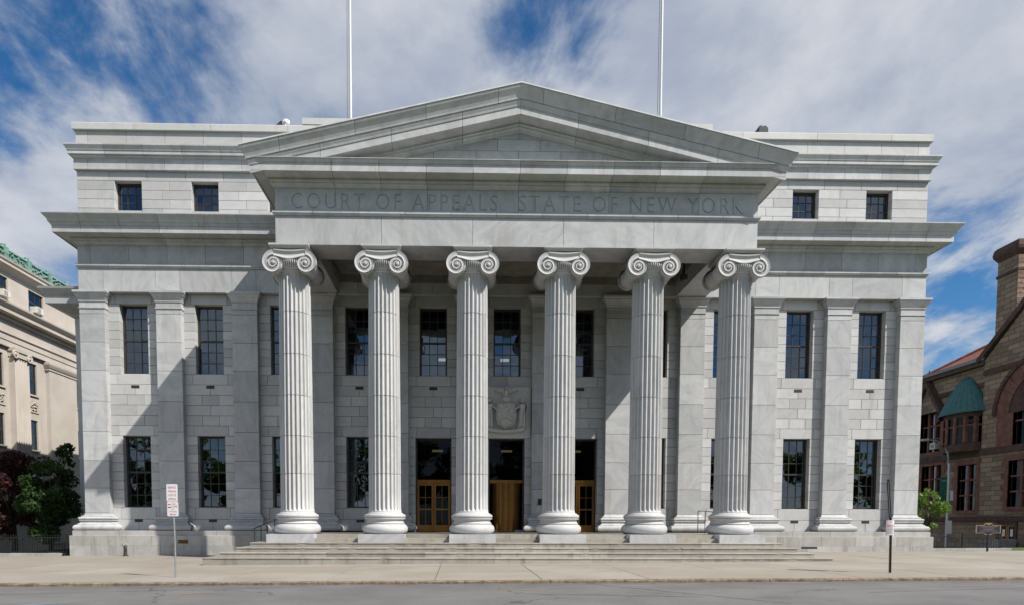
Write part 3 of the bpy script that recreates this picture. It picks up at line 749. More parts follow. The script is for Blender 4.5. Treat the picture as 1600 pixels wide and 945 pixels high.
# Ionic capital: carved scroll faces as relief, bolsters, bead course, abacus
def scroll_face(yf, flip):
    st = 0.0105; xs = np.arange(-1.125, 1.1251, st); zs = np.arange(-1.0, 0.0001, st)
    Xg, Zg = np.meshgrid(xs, zs)
    ex, ez = 0.63, -0.555; A = 0.182 / (PI / 2); R0 = 0.52
    ax = np.abs(Xg) - ex; az = Zg - ez
    r = np.hypot(ax, az) + 1e-6
    phi = np.arctan2(ax, az) % (2 * PI)        # from the top, turning outwards
    s = (np.log(R0 / r) / A - phi) / (2 * PI)
    fr = s - np.floor(s)
    vol = s >= 0
    h = 0.065 - 0.025 * np.sin(np.clip(fr / 0.7, 0, 1) * PI) * np.clip(r / 0.3, 0, 1)
    h = np.where(fr > 0.68, h - 0.13 * np.sin(np.clip((fr - 0.68) / 0.32, 0, 1) * PI) ** 0.5 * np.clip(r / 0.2, 0.3, 1), h)
    eye = r < 0.062
    h = np.where(eye, 0.07 + 0.03 * np.sqrt(np.clip(1 - (r / 0.062) ** 2, 0, 1)), h)
    t = np.clip(np.abs(Xg) / ex, 0, 1)
    ztop = -0.035 - 0.045 * (1 - t ** 2) ; zlow = (ez + 0.262) - 0.125 * np.cos(t * PI / 2) ** 1.5
    band = (np.abs(Xg) < ex) & (Zg <= ztop + 0.02) & (Zg >= zlow)
    q = np.clip((Zg - zlow) / (ztop - zlow), 0, 1)
    hb = 0.07 - 0.06 * np.sin(np.clip((q - 0.13) / 0.74, 0, 1) * PI) ** 0.8
    inner = (np.abs(Xg) < ex) & (Zg > ez) & ~vol
    H = np.where(vol & ~((np.abs(Xg) < ex) & (s < 1.0) & (Zg > ez)), h, np.where(band, hb, -9))
    H = np.where((np.abs(Xg) < ex) & (Zg > ez) & (s < 1.0) & band, hb, H)
    H = np.where((np.abs(Xg) < ex) & (Zg <= ez) & vol, h, H)
    H = np.where((np.abs(Xg) < ex) & (s >= 1.0), h, H)
    H = np.where((np.abs(Xg) < ex) & vol & (s < 1.0) & (Zg > ez) & (ax < 0) & ~band & (phi > PI * 1.5 - 0.02), h, H)
    ok = H > -5
    H = np.where(ok, H, 0)
    idx = -np.ones(H.shape, int); vs, fs = [], []
    cell = ok[:-1, :-1] & ok[1:, :-1] & ok[:-1, 1:] & ok[1:, 1:]
    used = np.zeros(H.shape, bool)
    used[:-1, :-1] |= cell; used[1:, :-1] |= cell; used[:-1, 1:] |= cell; used[1:, 1:] |= cell
    for j, i in zip(*np.nonzero(used)):
        idx[j, i] = len(vs); vs.append((xs[i], yf - flip * H[j, i], zs[j]))
    nb = len(vs)
    back = {}
    def bk(j, i):
        if (j, i) not in back: back[(j, i)] = len(vs); vs.append((xs[i], yf + flip * 0.16, zs[j]))
        return back[(j, i)]
    cj, ci = np.nonzero(cell)
    cs = set(zip(cj.tolist(), ci.tolist()))
    for j, i in cs:
        q = (idx[j, i], idx[j, i+1], idx[j+1, i+1], idx[j+1, i]); fs.append(q if flip > 0 else q[::-1])
        for (dj, di), (p, q2) in {(-1, 0): ((j, i), (j, i+1)), (1, 0): ((j+1, i+1), (j+1, i)), (0, -1): ((j+1, i), (j, i)), (0, 1): ((j, i+1), (j+1, i+1))}.items():
            if (j + dj, i + di) not in cs:
                f = (idx[p], bk(*p), bk(*q2), idx[q2]); fs.append(f if flip > 0 else f[::-1])
    return vs, fs
cap = MB()
ZC = 12.68 - 0.17     # underside of the abacus
for flip, yf in ((1, -0.82), (-1, 0.82)):
    v, f = scroll_face(yf, flip); cap.add([(x, y, z + ZC) for x, y, z in v], f)
for s in (-1, 1):
    pr_ = [(0.02, -0.80), (0.36, -0.80), (0.385, -0.72), (0.375, -0.6), (0.33, -0.35), (0.31, -0.12), (0.335, -0.10), (0.345, 0), (0.335, 0.10), (0.31, 0.12), (0.33, 0.35), (0.375, 0.6), (0.385, 0.72), (0.36, 0.80), (0.02, 0.80)]
    cap.lathe(pr_, s * 0.64, ZC - 0.53, 36, 'y')
cap.box(-0.62, 0.62, -0.80, 0.80, ZC - 0.40, ZC - 0.02)
cap.lathe([(0.60, ZC - 0.80), (0.655, ZC - 0.80), (0.675, ZC - 0.77), (0.655, ZC - 0.735), (0.665, ZC - 0.72)], 0, 0, 48)
rings = []
for r_, z_, amp in [(0.665, -0.72, 0), (0.70, -0.69, .0), (0.78, -0.63, .05), (0.86, -0.53, .085), (0.885, -0.44, .085), (0.86, -0.36, .04)]:
    rings.append([((r_ - amp * (1 if i % 4 == 0 else 0)) * math.cos(2*PI*i/256), (r_ - amp * (1 if i % 4 == 0 else 0)) * math.sin(2*PI*i/256), ZC + z_) for i in range(256)])
cap.loft(rings, True, False)
ab = [(0.86, 0.0), (0.90, 0.05), (0.955, 0.09), (0.965, 0.10), (0.965, 0.17)]
rings = []
for d, z in ab:
    a_ = d - 0.18; rings.append([(-a_, -d, ZC + z), (a_, -d, ZC + z), (a_, d, ZC + z), (-a_, d, ZC + z)])
cap.loft(rings)
cme = bpy.data.meshes.new('capital'); cme.from_pydata(cap.v, [], cap.f); cme.materials.append(M['column'])
cme.polygons.foreach_set('use_smooth', [True] * len(cme.polygons)); cme.set_sharp_from_angle(angle=math.radians(42))
PED = block_mesh(1.876, 0.33, 2.4, M['plinth'], 0.01)
pedm = MB()
pedm.box(-.938, .938, -1.305, 1.1, 0.75, 1.18)
PEDM = pedm.mesh('pedestal', M['trim'])
for k in range(6):
    x = (k - 2.5) * B
    col = link('column', CBASE, COURT, (x, YP, 1.18))
    for me in DRUMS: link('drum', me, col, (0, 0, -1.18)).rotation_euler = (0, 0, 0)
    link('capital', cme, col, (0, 0, -1.18))
    link('pedestal', PEDM, col, (0, 0, -1.18))

# portico entablature
TH = 1.45
cc = [-5.49, -1.83, 1.83, 5.49]
arP = [(-TH, Z_AR - .02), (0, Z_AR - .02), (0, Z_TA0), (-TH, Z_TA0)]
course('portico_architrave_stone', arP, YF, ((-HX, 0), (HX, 0)), M['trim'], cc)
course('portico_taenia_stone', TAEN, YF, ((-HX, -1), (HX, 1)), M['trim'], [-8.2 + 1.83 * i for i in range(10)])
CH = [-7.32, -5.49, -3.66, -1.83, 0, 1.83, 3.66, 5.49, 7.32]
course('portico_cornice_stone', CORN_H, YF, ((-HX, -1), (HX, 1)), M['trim'], CH)
for s in (-1, 1):
    for nm, pf in (('portico_side_cornice', CORN), ('portico_side_frieze', [(-.45, Z_TA), (0, Z_TA), (0, Z_FR), (-.45, Z_FR)]), ('portico_side_taenia', TAEN)):
        run_y(nm, pf, s * HX, s, (YF, -1) if 'frieze' not in nm else (YF + 0.46, 0), (0.0, -1), COURT, M['trim'])
    a, b = sorted((s * HX, s * (HX - TH)))
    MB().box(a, b, YF + TH + .005, 0.0, Z_AR - .02, Z_TA0).build('portico_side_architrave', M['trim'], COURT)
# inscription frieze: letters cut into the stones
def text_mesh(s, size, extr, off=0.0, align='LEFT', sx=1.0):
    cu = bpy.data.curves.new('t', 'FONT'); cu.body = s; cu.size = size; cu.extrude = extr; cu.offset = off; cu.resolution_u = 3
    cu.align_x = align; cu.space_character = sx
    o = bpy.data.objects.new('t', cu); COL.objects.link(o)
    dg = bpy.context.evaluated_depsgraph_get(); dg.update()
    me = bpy.data.meshes.new_from_object(o.evaluated_get(dg)); bpy.data.objects.remove(o); return me
def inscription():
    v, f = [], []
    def put(s, x0, x1):
        words = text_mesh(s, 1.0, 0.03, -0.011, 'LEFT', 1.28)
        co = np.array([q.co[:] for q in words.vertices]); mn, mx = co[:, 0].min(), co[:, 0].max(); my, My = co[:, 1].min(), co[:, 1].max()
        o = len(v)
        for q in co:
            v.append((x0 + (q[0]-mn)/(mx-mn)*(x1-x0), YF + (q[2]) * 1.0, 14.10 + (q[1]-my)/(My-my)*0.62))
        for p in words.polygons: f.append(tuple(i + o for i in p.vertices))
    put('COURT OF APPEALS', -9.06, -0.86); put('STATE OF NEW YORK', 0.02, 9.12)
    me = bpy.data.meshes.new('cutter'); me.from_pydata(v, [], f)
    bm = bmesh.new(); bm.from_mesh(me); bmesh.ops.remove_doubles(bm, verts=bm.verts, dist=1e-5); bmesh.ops.recalc_face_normals(bm, faces=bm.faces); bm.to_mesh(me); bm.free()
    return me
cut = bpy.data.objects.new('cutter', inscription()); COL.objects.link(cut)
FJ = [-HX, -7.30, -3.65, 0.0, 3.65, 7.30, HX]
for i in range(6):
    b_ = MB().box(FJ[i] + G, FJ[i+1] - G, YF, YF + .45, Z_TA + .001, Z_FR - .001).build('inscribed_frieze_stone', M['trim'], COURT)
    md = b_.modifiers.new('b', 'BOOLEAN'); md.object = cut; md.operation = 'DIFFERENCE'; md.solver = 'EXACT'
    dg = bpy.context.evaluated_depsgraph_get(); dg.update()
    nm = bpy.data.meshes.new_from_object(b_.evaluated_get(dg)); b_.modifiers.clear(); b_.data = nm
bpy.data.objects.remove(cut)

# pediment
SL = 2.44 / 10.75; ZT = 15.95
RAK_S = [(.70, -.45), (.86, -.44), (.875, -.37), (.91, -.28), (.97, -.18), (1.02, -.10), (1.04, -.05), (1.046, -.03), (1.046, 0.0), (.70, 0.0)]
RAK_C = [(-.3, -1.22), (.05, -1.22), (.07, -1.14), (.13, -1.08), (.14, -1.03), (.20, -1.0), (.21, -.93), (.68, -.91), (.69, -.94), (.74, -.94), (.74, -.66), (.77, -.65), (.79, -.58), (.82, -.52), (.84, -.47), (.84, -.455), (-.3, -.455)]
def rake(name, prof, a, b, s):
    """from |x|=a (outer) to |x|=b; a None = outer mitre"""
    def ring(q):
        out = []
        for d, z in prof:
            if 'corona' in name: d -= 0.006
            X = (HX + d) if q is None else q
            out.append((s * X, YF - d, ZT + z + SL * (10.75 - X)))
        return out
    r0, r1 = ring(a), ring(b)
    return MB().loft([r0, r1]).build(name, M['trim'], COURT)
for s in (-1, 1):
    q = [None, 9.26, 6.37, 3.65, 0.86]
    for i in range(4): rake('raking_sima_stone', RAK_S, q[i] if q[i] is None else q[i] - G, q[i+1] + G, s)
    rake('raking_sima_stone', RAK_S, 0.86 - G, 0.0, s)
    q = [None, 7.74, 5.0, 2.25]
    for i in range(3): rake('raking_corona_stone', RAK_C, None if i == 0 else q[i] - G, q[i+1] + G, s)
    rake('raking_corona_stone', RAK_C, 2.25 - G, 0.004, s)
# tympanum stones
TY0 = 15.70
def tyz(x): return ZT - 1.14 + SL * (10.75 - abs(x))
rows = [(TY0, 16.02), (16.02, 16.46), (16.46, 16.90), (16.90, 17.34)]
tb = MB()
tb.prism([(-8.4, 15.6), (8.4, 15.6), (0.0, tyz(0) + .1)], 'y', YF + .30, YF + .42); tb.build('tympanum_backing', M['core'], COURT)
for ri, (z0, z1) in enumerate(rows):
    xmax = 10.75 - (z0 - (ZT - 1.14)) / SL
    if xmax < .2: continue
    off = 0.0 if ri % 2 else 0.85
    xs = sorted({-xmax, xmax} | {c for c in np.arange(-8.5 + off, 8.6, 1.7) if -xmax + .5 < c < xmax - .5})
    for i in range(len(xs) - 1):
        a, b = xs[i] + G, xs[i+1] - G
        top = [(x, min(z1 - G, tyz(x) + .06)) for x in np.linspace(b, a, 5)]
        pts = [(a, z0 + G), (b, z0 + G)] + [(x, max(z, z0 + G + .005)) for x, z in top]
        MB().prism(pts, 'y', YF + .02, YF + .29).build('tympanum_stone', M['trim'], COURT)
# gable roof with pale flashing edge, ridge at the middle
for s in (-1, 1):
    def rp(x, y, dz): return (s * x, y, ZT + dz + SL * (10.75 - x))
    y0, y1 = YF - 1.075, 0.08
    m = MB(); m.loft([[rp(10.79, y0, .003), rp(10.79, y1, .003), rp(10.79, y1, .055), rp(10.79, y0, .055)], [rp(0, y0, .003), rp(0, y1, .003), rp(0, y1, .055), rp(0, y0, .055)]])
    m.build('portico_roof', M['lead'], COURT)
# porch ceiling and inner mouldings
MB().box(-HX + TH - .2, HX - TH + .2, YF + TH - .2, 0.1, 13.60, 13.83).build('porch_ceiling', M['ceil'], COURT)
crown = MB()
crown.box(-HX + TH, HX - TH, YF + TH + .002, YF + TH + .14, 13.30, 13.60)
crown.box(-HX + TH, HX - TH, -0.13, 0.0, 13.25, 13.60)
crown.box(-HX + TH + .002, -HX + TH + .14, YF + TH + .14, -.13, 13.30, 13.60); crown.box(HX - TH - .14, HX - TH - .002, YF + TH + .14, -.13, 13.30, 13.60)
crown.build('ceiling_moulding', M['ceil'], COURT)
for k in range(-1, 2): pass
course('wall_architrave_stone', [(-.45, Z_AR), (0, Z_AR), (0, 13.62), (-.45, 13.62)], 0, ((-HX, 0), (HX, 0)), M['trim'], [-7.32, -3.66, 0, 3.66, 7.32])

# windows
WD = 0.30   # frame set back behind the wall face
def win_mesh(hw, h, split, ft=0.075):
    m = MB(); y0, y1 = 0.0, 0.12
    m.box(-hw, -hw + ft, y0, y1, 0, h); m.box(hw - ft, hw, y0, y1, 0, h)
    m.box(-hw + ft, hw - ft, y0, y1, h - ft, h); m.box(-hw + ft, hw - ft, y0, y1, 0, ft * 1.2)
    if split:
        m.box(-hw + ft, hw - ft, 0.015, 0.10, h/2 - .045, h/2 + .045)
        m.box(-hw + ft, hw - ft, 0.005, 0.015, h/2 - .03, h/2 + .03)
    return m.mesh('window_frame', M['frame'])
def munt_mesh(hw, h, cols, rws, split, ft=0.075):
    m = MB(); iw = 2 * (hw - ft)
    for c in range(1, cols): x = -hw + ft + iw * c / cols; m.box(x - .016, x + .016, 0.03, 0.075, ft, h - ft)
    for r in range(1, rws):
        if split and r == rws // 2: continue
        z = ft + (h - 2*ft) * r / rws; m.box(-hw + ft, hw - ft, 0.0315, 0.0735, z - .016, z + .016)
    return m.mesh('muntins', M['frame'])
def pane_mesh(w, h, mat):
    return MB().add([(-w/2, 0, -h/2), (w/2, 0, -h/2), (w/2, 0, h/2), (-w/2, 0, h/2)], [(0, 1, 2, 3)]).mesh('pane', mat)
KIND = {}
for nm, hw, h, cols, rws, split in (('up', WH, WZ[3] - WZ[2], 3, 6, True), ('low', WH, WZ[1] - WZ[0], 3, 6, True), ('att', .64, 1.385, 3, 3, False)):
    KIND[nm] = (win_mesh(hw, h, split), munt_mesh(hw, h, cols, rws, split), pane_mesh((2*hw - .15) / cols - .004, (h - .16) / rws - .004, M['glass']), hw, h, cols, rws)
def window(kind, x, z, y, full=True):
    fr, mu, pa, hw, h, cols, rws = KIND[kind]
    w = link('window', fr, COURT, (x, y, z))
    link('muntins', mu, w)
    if full:
        for c in range(cols):
            for r in range(rws):
                p = link('pane', pa, w, (-hw + .075 + (2*hw - .15) * (c + .5) / cols, 0.055, .08 + (h - .16) * (r + .5) / rws))
                p.rotation_euler = (random.gauss(0, .0035), 0, random.gauss(0, .0035))
    else:
        link('glazing', MB().add([(-hw + .05, .055, .05), (hw - .05, .055, .05), (hw - .05, .055, h - .05), (-hw + .05, .055, h - .05)], [(0, 1, 2, 3)]).mesh('glazing', M['glass']), w)
    return w
for k in WINK:
    window('up', k * B, WZ[2], YW + WD, abs(k) >= 4 or abs(k) <= 2)
    if k not in DOORK: window('low', k * B, WZ[0], YW + WD, abs(k) >= 4 or k == -2)
    if abs(k) >= 3: window('att', k * B, 16.6, YA + WD, abs(k) >= 4)
    # sill strip
    MB().box(k*B - WH, k*B + WH, YW + .02, YW + WD + .06, WZ[2] - .06, WZ[2] + .012).build('window_sill', M['trim'], COURT)
    if k not in DOORK: MB().box(k*B - WH, k*B + WH, YW + .02, YW + WD + .06, WZ[0] - .06, WZ[0] + .012).build('window_sill', M['trim'], COURT)
    # vent slots
    for z in ([8.30] if k in DOORK else [8.30, 1.735]):
        if k == 0: continue
        v_ = MB(); v_.box(k*B - .2, k*B + .2, YW - .006, YW + .05, z - .075, z + .075)
        v_.build('vent', M['vent'], COURT)
# curtains and ceiling lamps seen through the glass
for k in (-5, -4, -2, 2, 4, 5):
    for z0, z1 in ((WZ[2] + .05, WZ[3]), (WZ[0] + .05, WZ[1])):
        if random.random() < 0.25: continue
        for s in (-1, 1):
            pts = []; n = 28; wd = random.uniform(.28, .42)
            for i in range(n + 1):
                pts.append((k*B + s * (WH + .05) - s * wd * i / n, YW + WD + .42 + .03 * math.sin(i * 1.45), 0))
            m = MB(); m.loft([[(x, y, z0) for x, y, _ in pts], [(x, y, z1) for x, y, _ in pts]], False, False)
            m.build('curtain', M['curtain'], COURT, True, 0)
for (x, z) in ((-3.26, 10.30), (-3.62 + 3.66, 10.30)):
    MB().box(x - .22, x + .22, 2.6, 2.75, z - .06, z + .06).build('interior_lamp', M['tube'], COURT)

# doors
def door(k):
    x = k * B; y = YW + .34
    d = MB()
    d.box(x - DH, x - DH + .07, y, y + .14, 1.18, DZ); d.box(x + DH - .07, x + DH, y, y + .14, 1.18, DZ)
    d.box(x - DH + .07, x + DH - .07, y, y + .14, DZ - .08, DZ)
    root = d.build('entrance_door', M['frame'], COURT)
    MB().box(x - DH + .07, x + DH - .07, y - .03, y + .12, 3.66, 3.82).build('transom_bar', M['bronze'], root)
    MB().add([(x - DH + .07, y + .06, 3.82), (x + DH - .07, y + .06, 3.82), (x + DH - .07, y + .06, DZ - .08), (x - DH + .07, y + .06, DZ - .08)], [(0, 1, 2, 3)]).build('transom_glass', M['glassdk'], root)
    if k != 0:
        for s in (-1, 1):
            x0, x1 = (x - DH + .07, x - .012) if s < 0 else (x + .012, x + DH - .07)
            lf = MB(); t = .095; zb, zt = 1.20, 3.655
            lf.box(x0, x0 + t, y, y + .07, zb, zt); lf.box(x1 - t, x1, y, y + .07, zb, zt); lf.box(x0 + t, x1 - t, y, y + .07, zt - .13, zt); lf.box(x0 + t, x1 - t, y, y + .07, zb, zb + .34)
            lf.box(x0 + t, x1 - t, y + .01, y + .06, 2.30, 2.37)
            leaf_ = lf.build('door_leaf', M['bronze'], root)
            mu = MB(); xm = (x0 + x1) / 2
            mu.box(xm - .012, xm + .012, y + .02, y + .05, zb + .34, 2.30); mu.box(xm - .012, xm + .012, y + .02, y + .05, 2.37, zt - .13)
            mu.box(x0 + t, x1 - t, y + .021, y + .049, 2.92, 2.945)
            mu.build('glazing_bar', M['bronze'], leaf_)
            for c in (0, 1):
                for (za, zc) in ((zb + .34, 2.30), (2.37, 2.93), (2.93, zt - .13)):
                    xa = x0 + t + (x1 - x0 - 2*t) / 2 * c; xb = xa + (x1 - x0 - 2*t) / 2
                    MB().add([(xa, y + .035, za), (xb, y + .035, za), (xb, y + .035, zc), (xa, y + .035, zc)], [(0, 1, 2, 3)]).build('pane', M['glassdk'], leaf_)
            hx = x - s * -.06
            MB().tube([(x + s * .06, y - .05, 2.1), (x + s * .06, y - .05, 2.5)], .014, 8).build('handle', M['bronze'], leaf_)
    else:
        # curved bronze drum of a revolving door
        n = 26; R = .86; cy = y + .50
        a0 = math.asin(.79 / R); m = None
        seg = [(-a0, -a0 * .42), (-a0 * .40, a0 * .40), (a0 * .42, a0)]
        for (t0, t1) in seg:
            m = MB(); ring0, ring1 = [], []
            rings = []
            for i in range(n + 1):
                t = t0 + (t1 - t0) * i / n
                rings.append([(x + R * math.sin(t), cy - R * math.cos(t), 1.2), (x + R * math.sin(t), cy - R * math.cos(t), 3.655), (x + (R - .05) * math.sin(t), cy - (R - .05) * math.cos(t), 3.655), (x + (R - .05) * math.sin(t), cy - (R - .05) * math.cos(t), 1.2)])
            m.loft(rings).build('drum_panel', M['bronze'], root, True, 40)
        for t in (-a0 * .41, a0 * .41):
            MB().tube([(x + (R + .012) * math.sin(t), cy - (R + .012) * math.cos(t), 1.2), (x + (R + .012) * math.sin(t), cy - (R + .012) * math.cos(t), 3.655)], .022, 8).build('drum_rib', M['bronzedk'], root)
        MB().box(x - DH + .07, x - .82, y + .02, y + .1, 1.2, 3.655).build('jamb_panel', M['bronzedk'], root)
        MB().box(x + .82, x + DH - .07, y + .02, y + .1, 1.2, 3.655).build('jamb_panel', M['bronze'], root)
        MB().box(x - DH - .03, x + DH + .03, YW + .1, YW + .9, 1.18, 1.30).build('threshold', M['trim'], root)
    MB().box(x - .15, x + .42, 2.2, 2.35, 5.40, 5.50).build('vestibule_lamp', emit_dim, root)
emit_dim = emit('dim_vestibule_lamp', (1.0, 0.72, 0.35), 0.35)
for k in DOORK: door(k)

# carved arms over the middle door
def arms():
    x0, x1, z0, z1 = -1.19, 1.19, DZ, 8.40; st = 0.0135
    xs = np.arange(x0, x1 + 1e-6, st); zs = np.arange(z0 + .01, z1 - .005, st)
    X, Z = np.meshgrid(xs, zs); H = np.zeros_like(X)
    u = X + 0.06; v = Z - 6.10          # emblem frame: v 0..2.2
    def put(d, h, soft=0.03):
        nonlocal H
        H = np.maximum(H, h * np.clip(-d / soft, 0, 1) ** 0.6)
    def ell(cx, cz, a, b): return (np.sqrt(((u - cx)/a)**2 + ((v - cz)/b)**2) - 1) * min(a, b)
    # scroll under the shield
    zc = 0.10 + 0.10 * (u / .9) ** 2
    put(np.maximum(np.abs(v - zc) - .10, np.abs(u) - .95), .07)
    put(ell(-.86, .28, .26, .09), .06); put(ell(.80, .28, .26, .09), .06)
    # shield
    sh = np.maximum(np.abs(u) - .46 - .07 * np.cos((v - .9) * 3.0), np.maximum(v - 1.52, (0.18 + .55 * np.abs(u)) - v))
    put(sh, .13, .05)
    H = np.where(sh < -.07, H - .03, H)
    rng2 = 0.012 * np.sin(u * 17 + 2 * np.sin(v * 9)) * np.sin(v * 15)
    H = np.where(sh < -.09, H + rng2, H)
    H = np.where((sh < -.09) & (np.hypot(u, (v - 1.12)) < .13), H + .03, H)
    H = np.where((sh < -.09) & (v < .62 + .12 * np.cos(u * 9)), H + .02, H)
    # crest: globe and eagle with open wings
    put(ell(0, 1.66, .20, .15), .15); put(np.maximum(np.abs(u) - .27, np.abs(v - 1.55) - .05), .14)
    put(ell(0, 1.94, .12, .20), .17); put(ell(0.03, 2.17, .065, .075), .20)
    for s in (-1, 1):
        wu = s * u
        wing = np.maximum(np.maximum(v - (2.20 - .05 * (wu > .5)), (1.92 + .36 * (wu - .1)) - v), np.maximum(wu - .60, .04 - wu))
        put(wing, .11 , .03)
        H = np.where(wing < 0, H - .014 * (np.sin(wu * 34 + v * 6) > .3), H)
        # supporters in long robes
        c = s * .80
        put(np.maximum(np.abs(u - c) - (.235 - .075 * np.clip((v - .3) / 1.0, 0, 1)), np.maximum(.28 - v, v - 1.42)), .13, .09)
        H = np.where((np.abs(u - c) < .2) & (v > .3) & (v < 1.15), H - .018 * (np.sin((u - c) * 42 + np.sin(v * 4)) > .2), H)
        put(ell(c, 1.32, .19, .15), .14, .06); put(ell(c, 1.58, .085, .11), .17, .05); put(ell(c, 1.62, .125, .13), .12, .05)
        # arms: inner hand rests on the shield, outer one bent
        put(np.abs((v - 1.28) + (np.abs(u) - .62) * .9 * 0 + (u * s - .62) * -.75) * .8 - .055 + 10 * ((u*s < .44) | (u*s > .72)), .13)
        put(np.hypot((u - s * (1.02)), (v - 1.25)) * 0 + np.abs(u - s * (.99 + .07 * np.sin((v - .95) * 5))) - .05 + 10 * ((v < .92) | (v > 1.42)), .10)
    n1 = rng.normal(0, .0025, H.shape); H = np.maximum(H, 0) + n1 * (H > .01)
    H[0, :] = H[-1, :] = 0; H[:, 0] = H[:, -1] = 0
    vs = np.stack([X, YW - .02 - H * 2.6, Z], -1).reshape(-1, 3); nyq, nxq = X.shape
    idx = np.arange(nyq * nxq).reshape(nyq, nxq)
    fs = np.stack([idx[:-1, :-1], idx[:-1, 1:], idx[1:, 1:], idx[1:, :-1]], -1).reshape(-1, 4)
    me = bpy.data.meshes.new('carved_arms'); me.from_pydata(vs.tolist(), [], fs.tolist()); me.materials.append(M['carving'])
    me.polygons.foreach_set('use_smooth', [True] * len(me.polygons)); me.update()
    o = link('carved_arms', me, COURT); o['label'] = 'carved shield with eagle and two robed figures above the middle door'
    MB().box(x0, x1, YW - .015, YW + .46, z0, z1 - .004).build('arms_panel', M['marble'], COURT)
arms()

# small fittings on the courthouse
MB().box(1.55, 1.72, -.06, 0.0, 2.55, 2.85).build('intercom_box', M['black'], COURT)
m = MB(); m.lathe([(.02, 12.30), (.14, 12.33), (.17, 12.42), (.17, 12.55), (.05, 12.56), (.05, 13.6)], 7.55, -3.2, 20); m.build('dome_camera', M['black'], COURT, True)
m = MB(); m.box(-16.05, -15.55, -.512, -.50, .62, .80); m.build('wall_plaque', M['bronzedk'], COURT)
m = MB(); m.box(14.6, 15.4, -.512, -.50, .40, .50); m.build('plinth_grille', M['vent'], COURT)
m = MB(); m.prism([(12.72, 20.3), (13.33, 20.3), (13.24, 21.62), (13.1, 21.72), (13.0, 21.70), (12.95, 21.66), (12.9, 21.74), (12.8, 21.70)], 'y', 1.3, 1.8); m.build('roof_vent', M['vent'], COURT)
m = MB(); m.prism([(-11.62, 20.3), (-11.12, 20.3), (-11.12, 21.40), (-11.2, 21.42), (-11.5, 21.17)], 'y', 1.0, 1.1); m.build('roof_flap', M['vent'], COURT)
m = MB(); m.lathe([(.02, .9), (.12, .94), (.2, 1.0)], -10.95, 21.32, 16, 'y'); m.build('roof_dish', M['pole'], COURT, True)
m = MB(); m.tube([(-12.0, .6, 20.6), (-12.0, .6, 20.9)], .02, 6); m.tube([(-10.9, .95, 20.55), (-10.95, .95, 21.3)], .02, 6); m.build('roof_pipe', M['galv'], COURT)
# rear wing seen past the west corner, shaded cornice
RWY, RWX = 8.3, -25.75
rw = link('rear_wing', MB().box(RWX, -W - .02, RWY, 26, -.3, 14.1).mesh('rear_wing', M['marble']), COURT)
prw = [(-.3, 14.05), (.15, 14.05), (.2, 14.2), (1.1, 14.55), (1.1, 14.95), (1.2, 15.05), (1.35, 15.3), (1.38, 15.42), (-.3, 15.5)]
r0 = [(RWX - d, RWY - d, z) for d, z in prw]; r1 = [(-W - .03, RWY - d, z) for d, z in prw]; r2 = [(RWX - d, 26, z) for d, z in prw]
MB().loft([r0, r1]).build('rear_cornice', M['trim'], rw); MB().loft([r0, r2]).build('rear_cornice', M['trim'], rw)

# ------------------------------------------------------------------ flagpoles
for x, lab in ((-7.84, 'tall white flagpole rising left of the pediment peak'), (7.80, 'tall white flagpole rising right of the pediment peak')):
    f = thing('flagpole', lab, 'flagpole', (x, 1.5, 20.3), 'flagpoles on the courthouse roof')
    MB().lathe([(.072, 0.66), (.068, 4), (.06, 9), (.04, 13.0)], 0, 0, 16, 'z', True).build('shaft', M['pole'], f, True)
    MB().lathe([(.16, 0), (.16, .3), (.11, .36), (.11, .9), (.085, .93)], 0, 0, 16, 'z', True).build('base_collar', M['pole'], f, True)
    MB().tube([(-.16, -.02, .4), (-.12, 0, 12.6)], .012, 5).build('halyard', M['post'], f)

# ------------------------------------------------------------------ street furniture
def letters(s, x, y, z, w, h, mat, parent, name='lettering'):
    me0 = text_mesh(s, 1.0, 0.0, 0.0)
    co = np.array([q.co[:] for q in me0.vertices]); mn, mx = co[:, 0].min(), co[:, 0].max(); my, My = co[:, 1].min(), co[:, 1].max()
    vv = [(x - w/2 + (q[0]-mn)/(mx-mn)*w, y, z - h/2 + (q[1]-my)/(My-my)*h) for q in co]
    return MB().add(vv, [tuple(p.vertices) for p in me0.polygons]).build(name, mat, parent)
def rounded(x0, x1, z0, z1, r, n=4):
    pts = []
    for cx, cz, a0 in ((x1-r, z1-r, 0), (x0+r, z1-r, 90), (x0+r, z0+r, 180), (x1-r, z0+r, 270)):
        for i in range(n + 1):
            a = math.radians(a0 + 90 * i / n); pts.append((cx + r*math.cos(a), cz + r*math.sin(a)))
    return pts
sg = thing('parking_sign', 'white and red parking sign on a grey steel post, left of the steps', 'street sign', (-10.93, -12.5, zg(-10.93, -12.5)))
MB().tube([(0, 0, -.1), (0.0, 0, 1.0), (-0.035, 0, 2.75)], .027, 10).build('post', M['galv'], sg, True)
a = MB().prism(rounded(-.205, .125, 2.28, 2.80, .03), 'y', -.035, -.031).build('upper_panel', M['signw'], sg)
for i, t in enumerate(('RESERVED', 'PARKING', 'COURT OF', 'APPEALS')):
    letters(t, -.04, -.0365, 2.70 - .115 * i, .235, .062, M['signr'], a)
a = MB().prism(rounded(-.195, .14, 1.84, 2.27, .03), 'y', -.035, -.031).build('lower_panel', M['signw'], sg)
MB().prism([(-.17, 2.205), (-.07, 2.205), (-.09, 2.18), (-.17, 2.18)], 'y', -.0375, -.0365).build('tow_mark', M['signr'], a)
MB().prism([(-.17, 2.09), (-.08, 2.09), (-.08, 2.125), (-.17, 2.125)], 'y', -.0375, -.0365).build('tow_mark', M['signr'], a)
letters('TOW', -.0, -.0365, 2.2, .12, .045, M['signr'], a); letters('ZONE', .02, -.0365, 2.13, .19, .06, M['signr'], a)
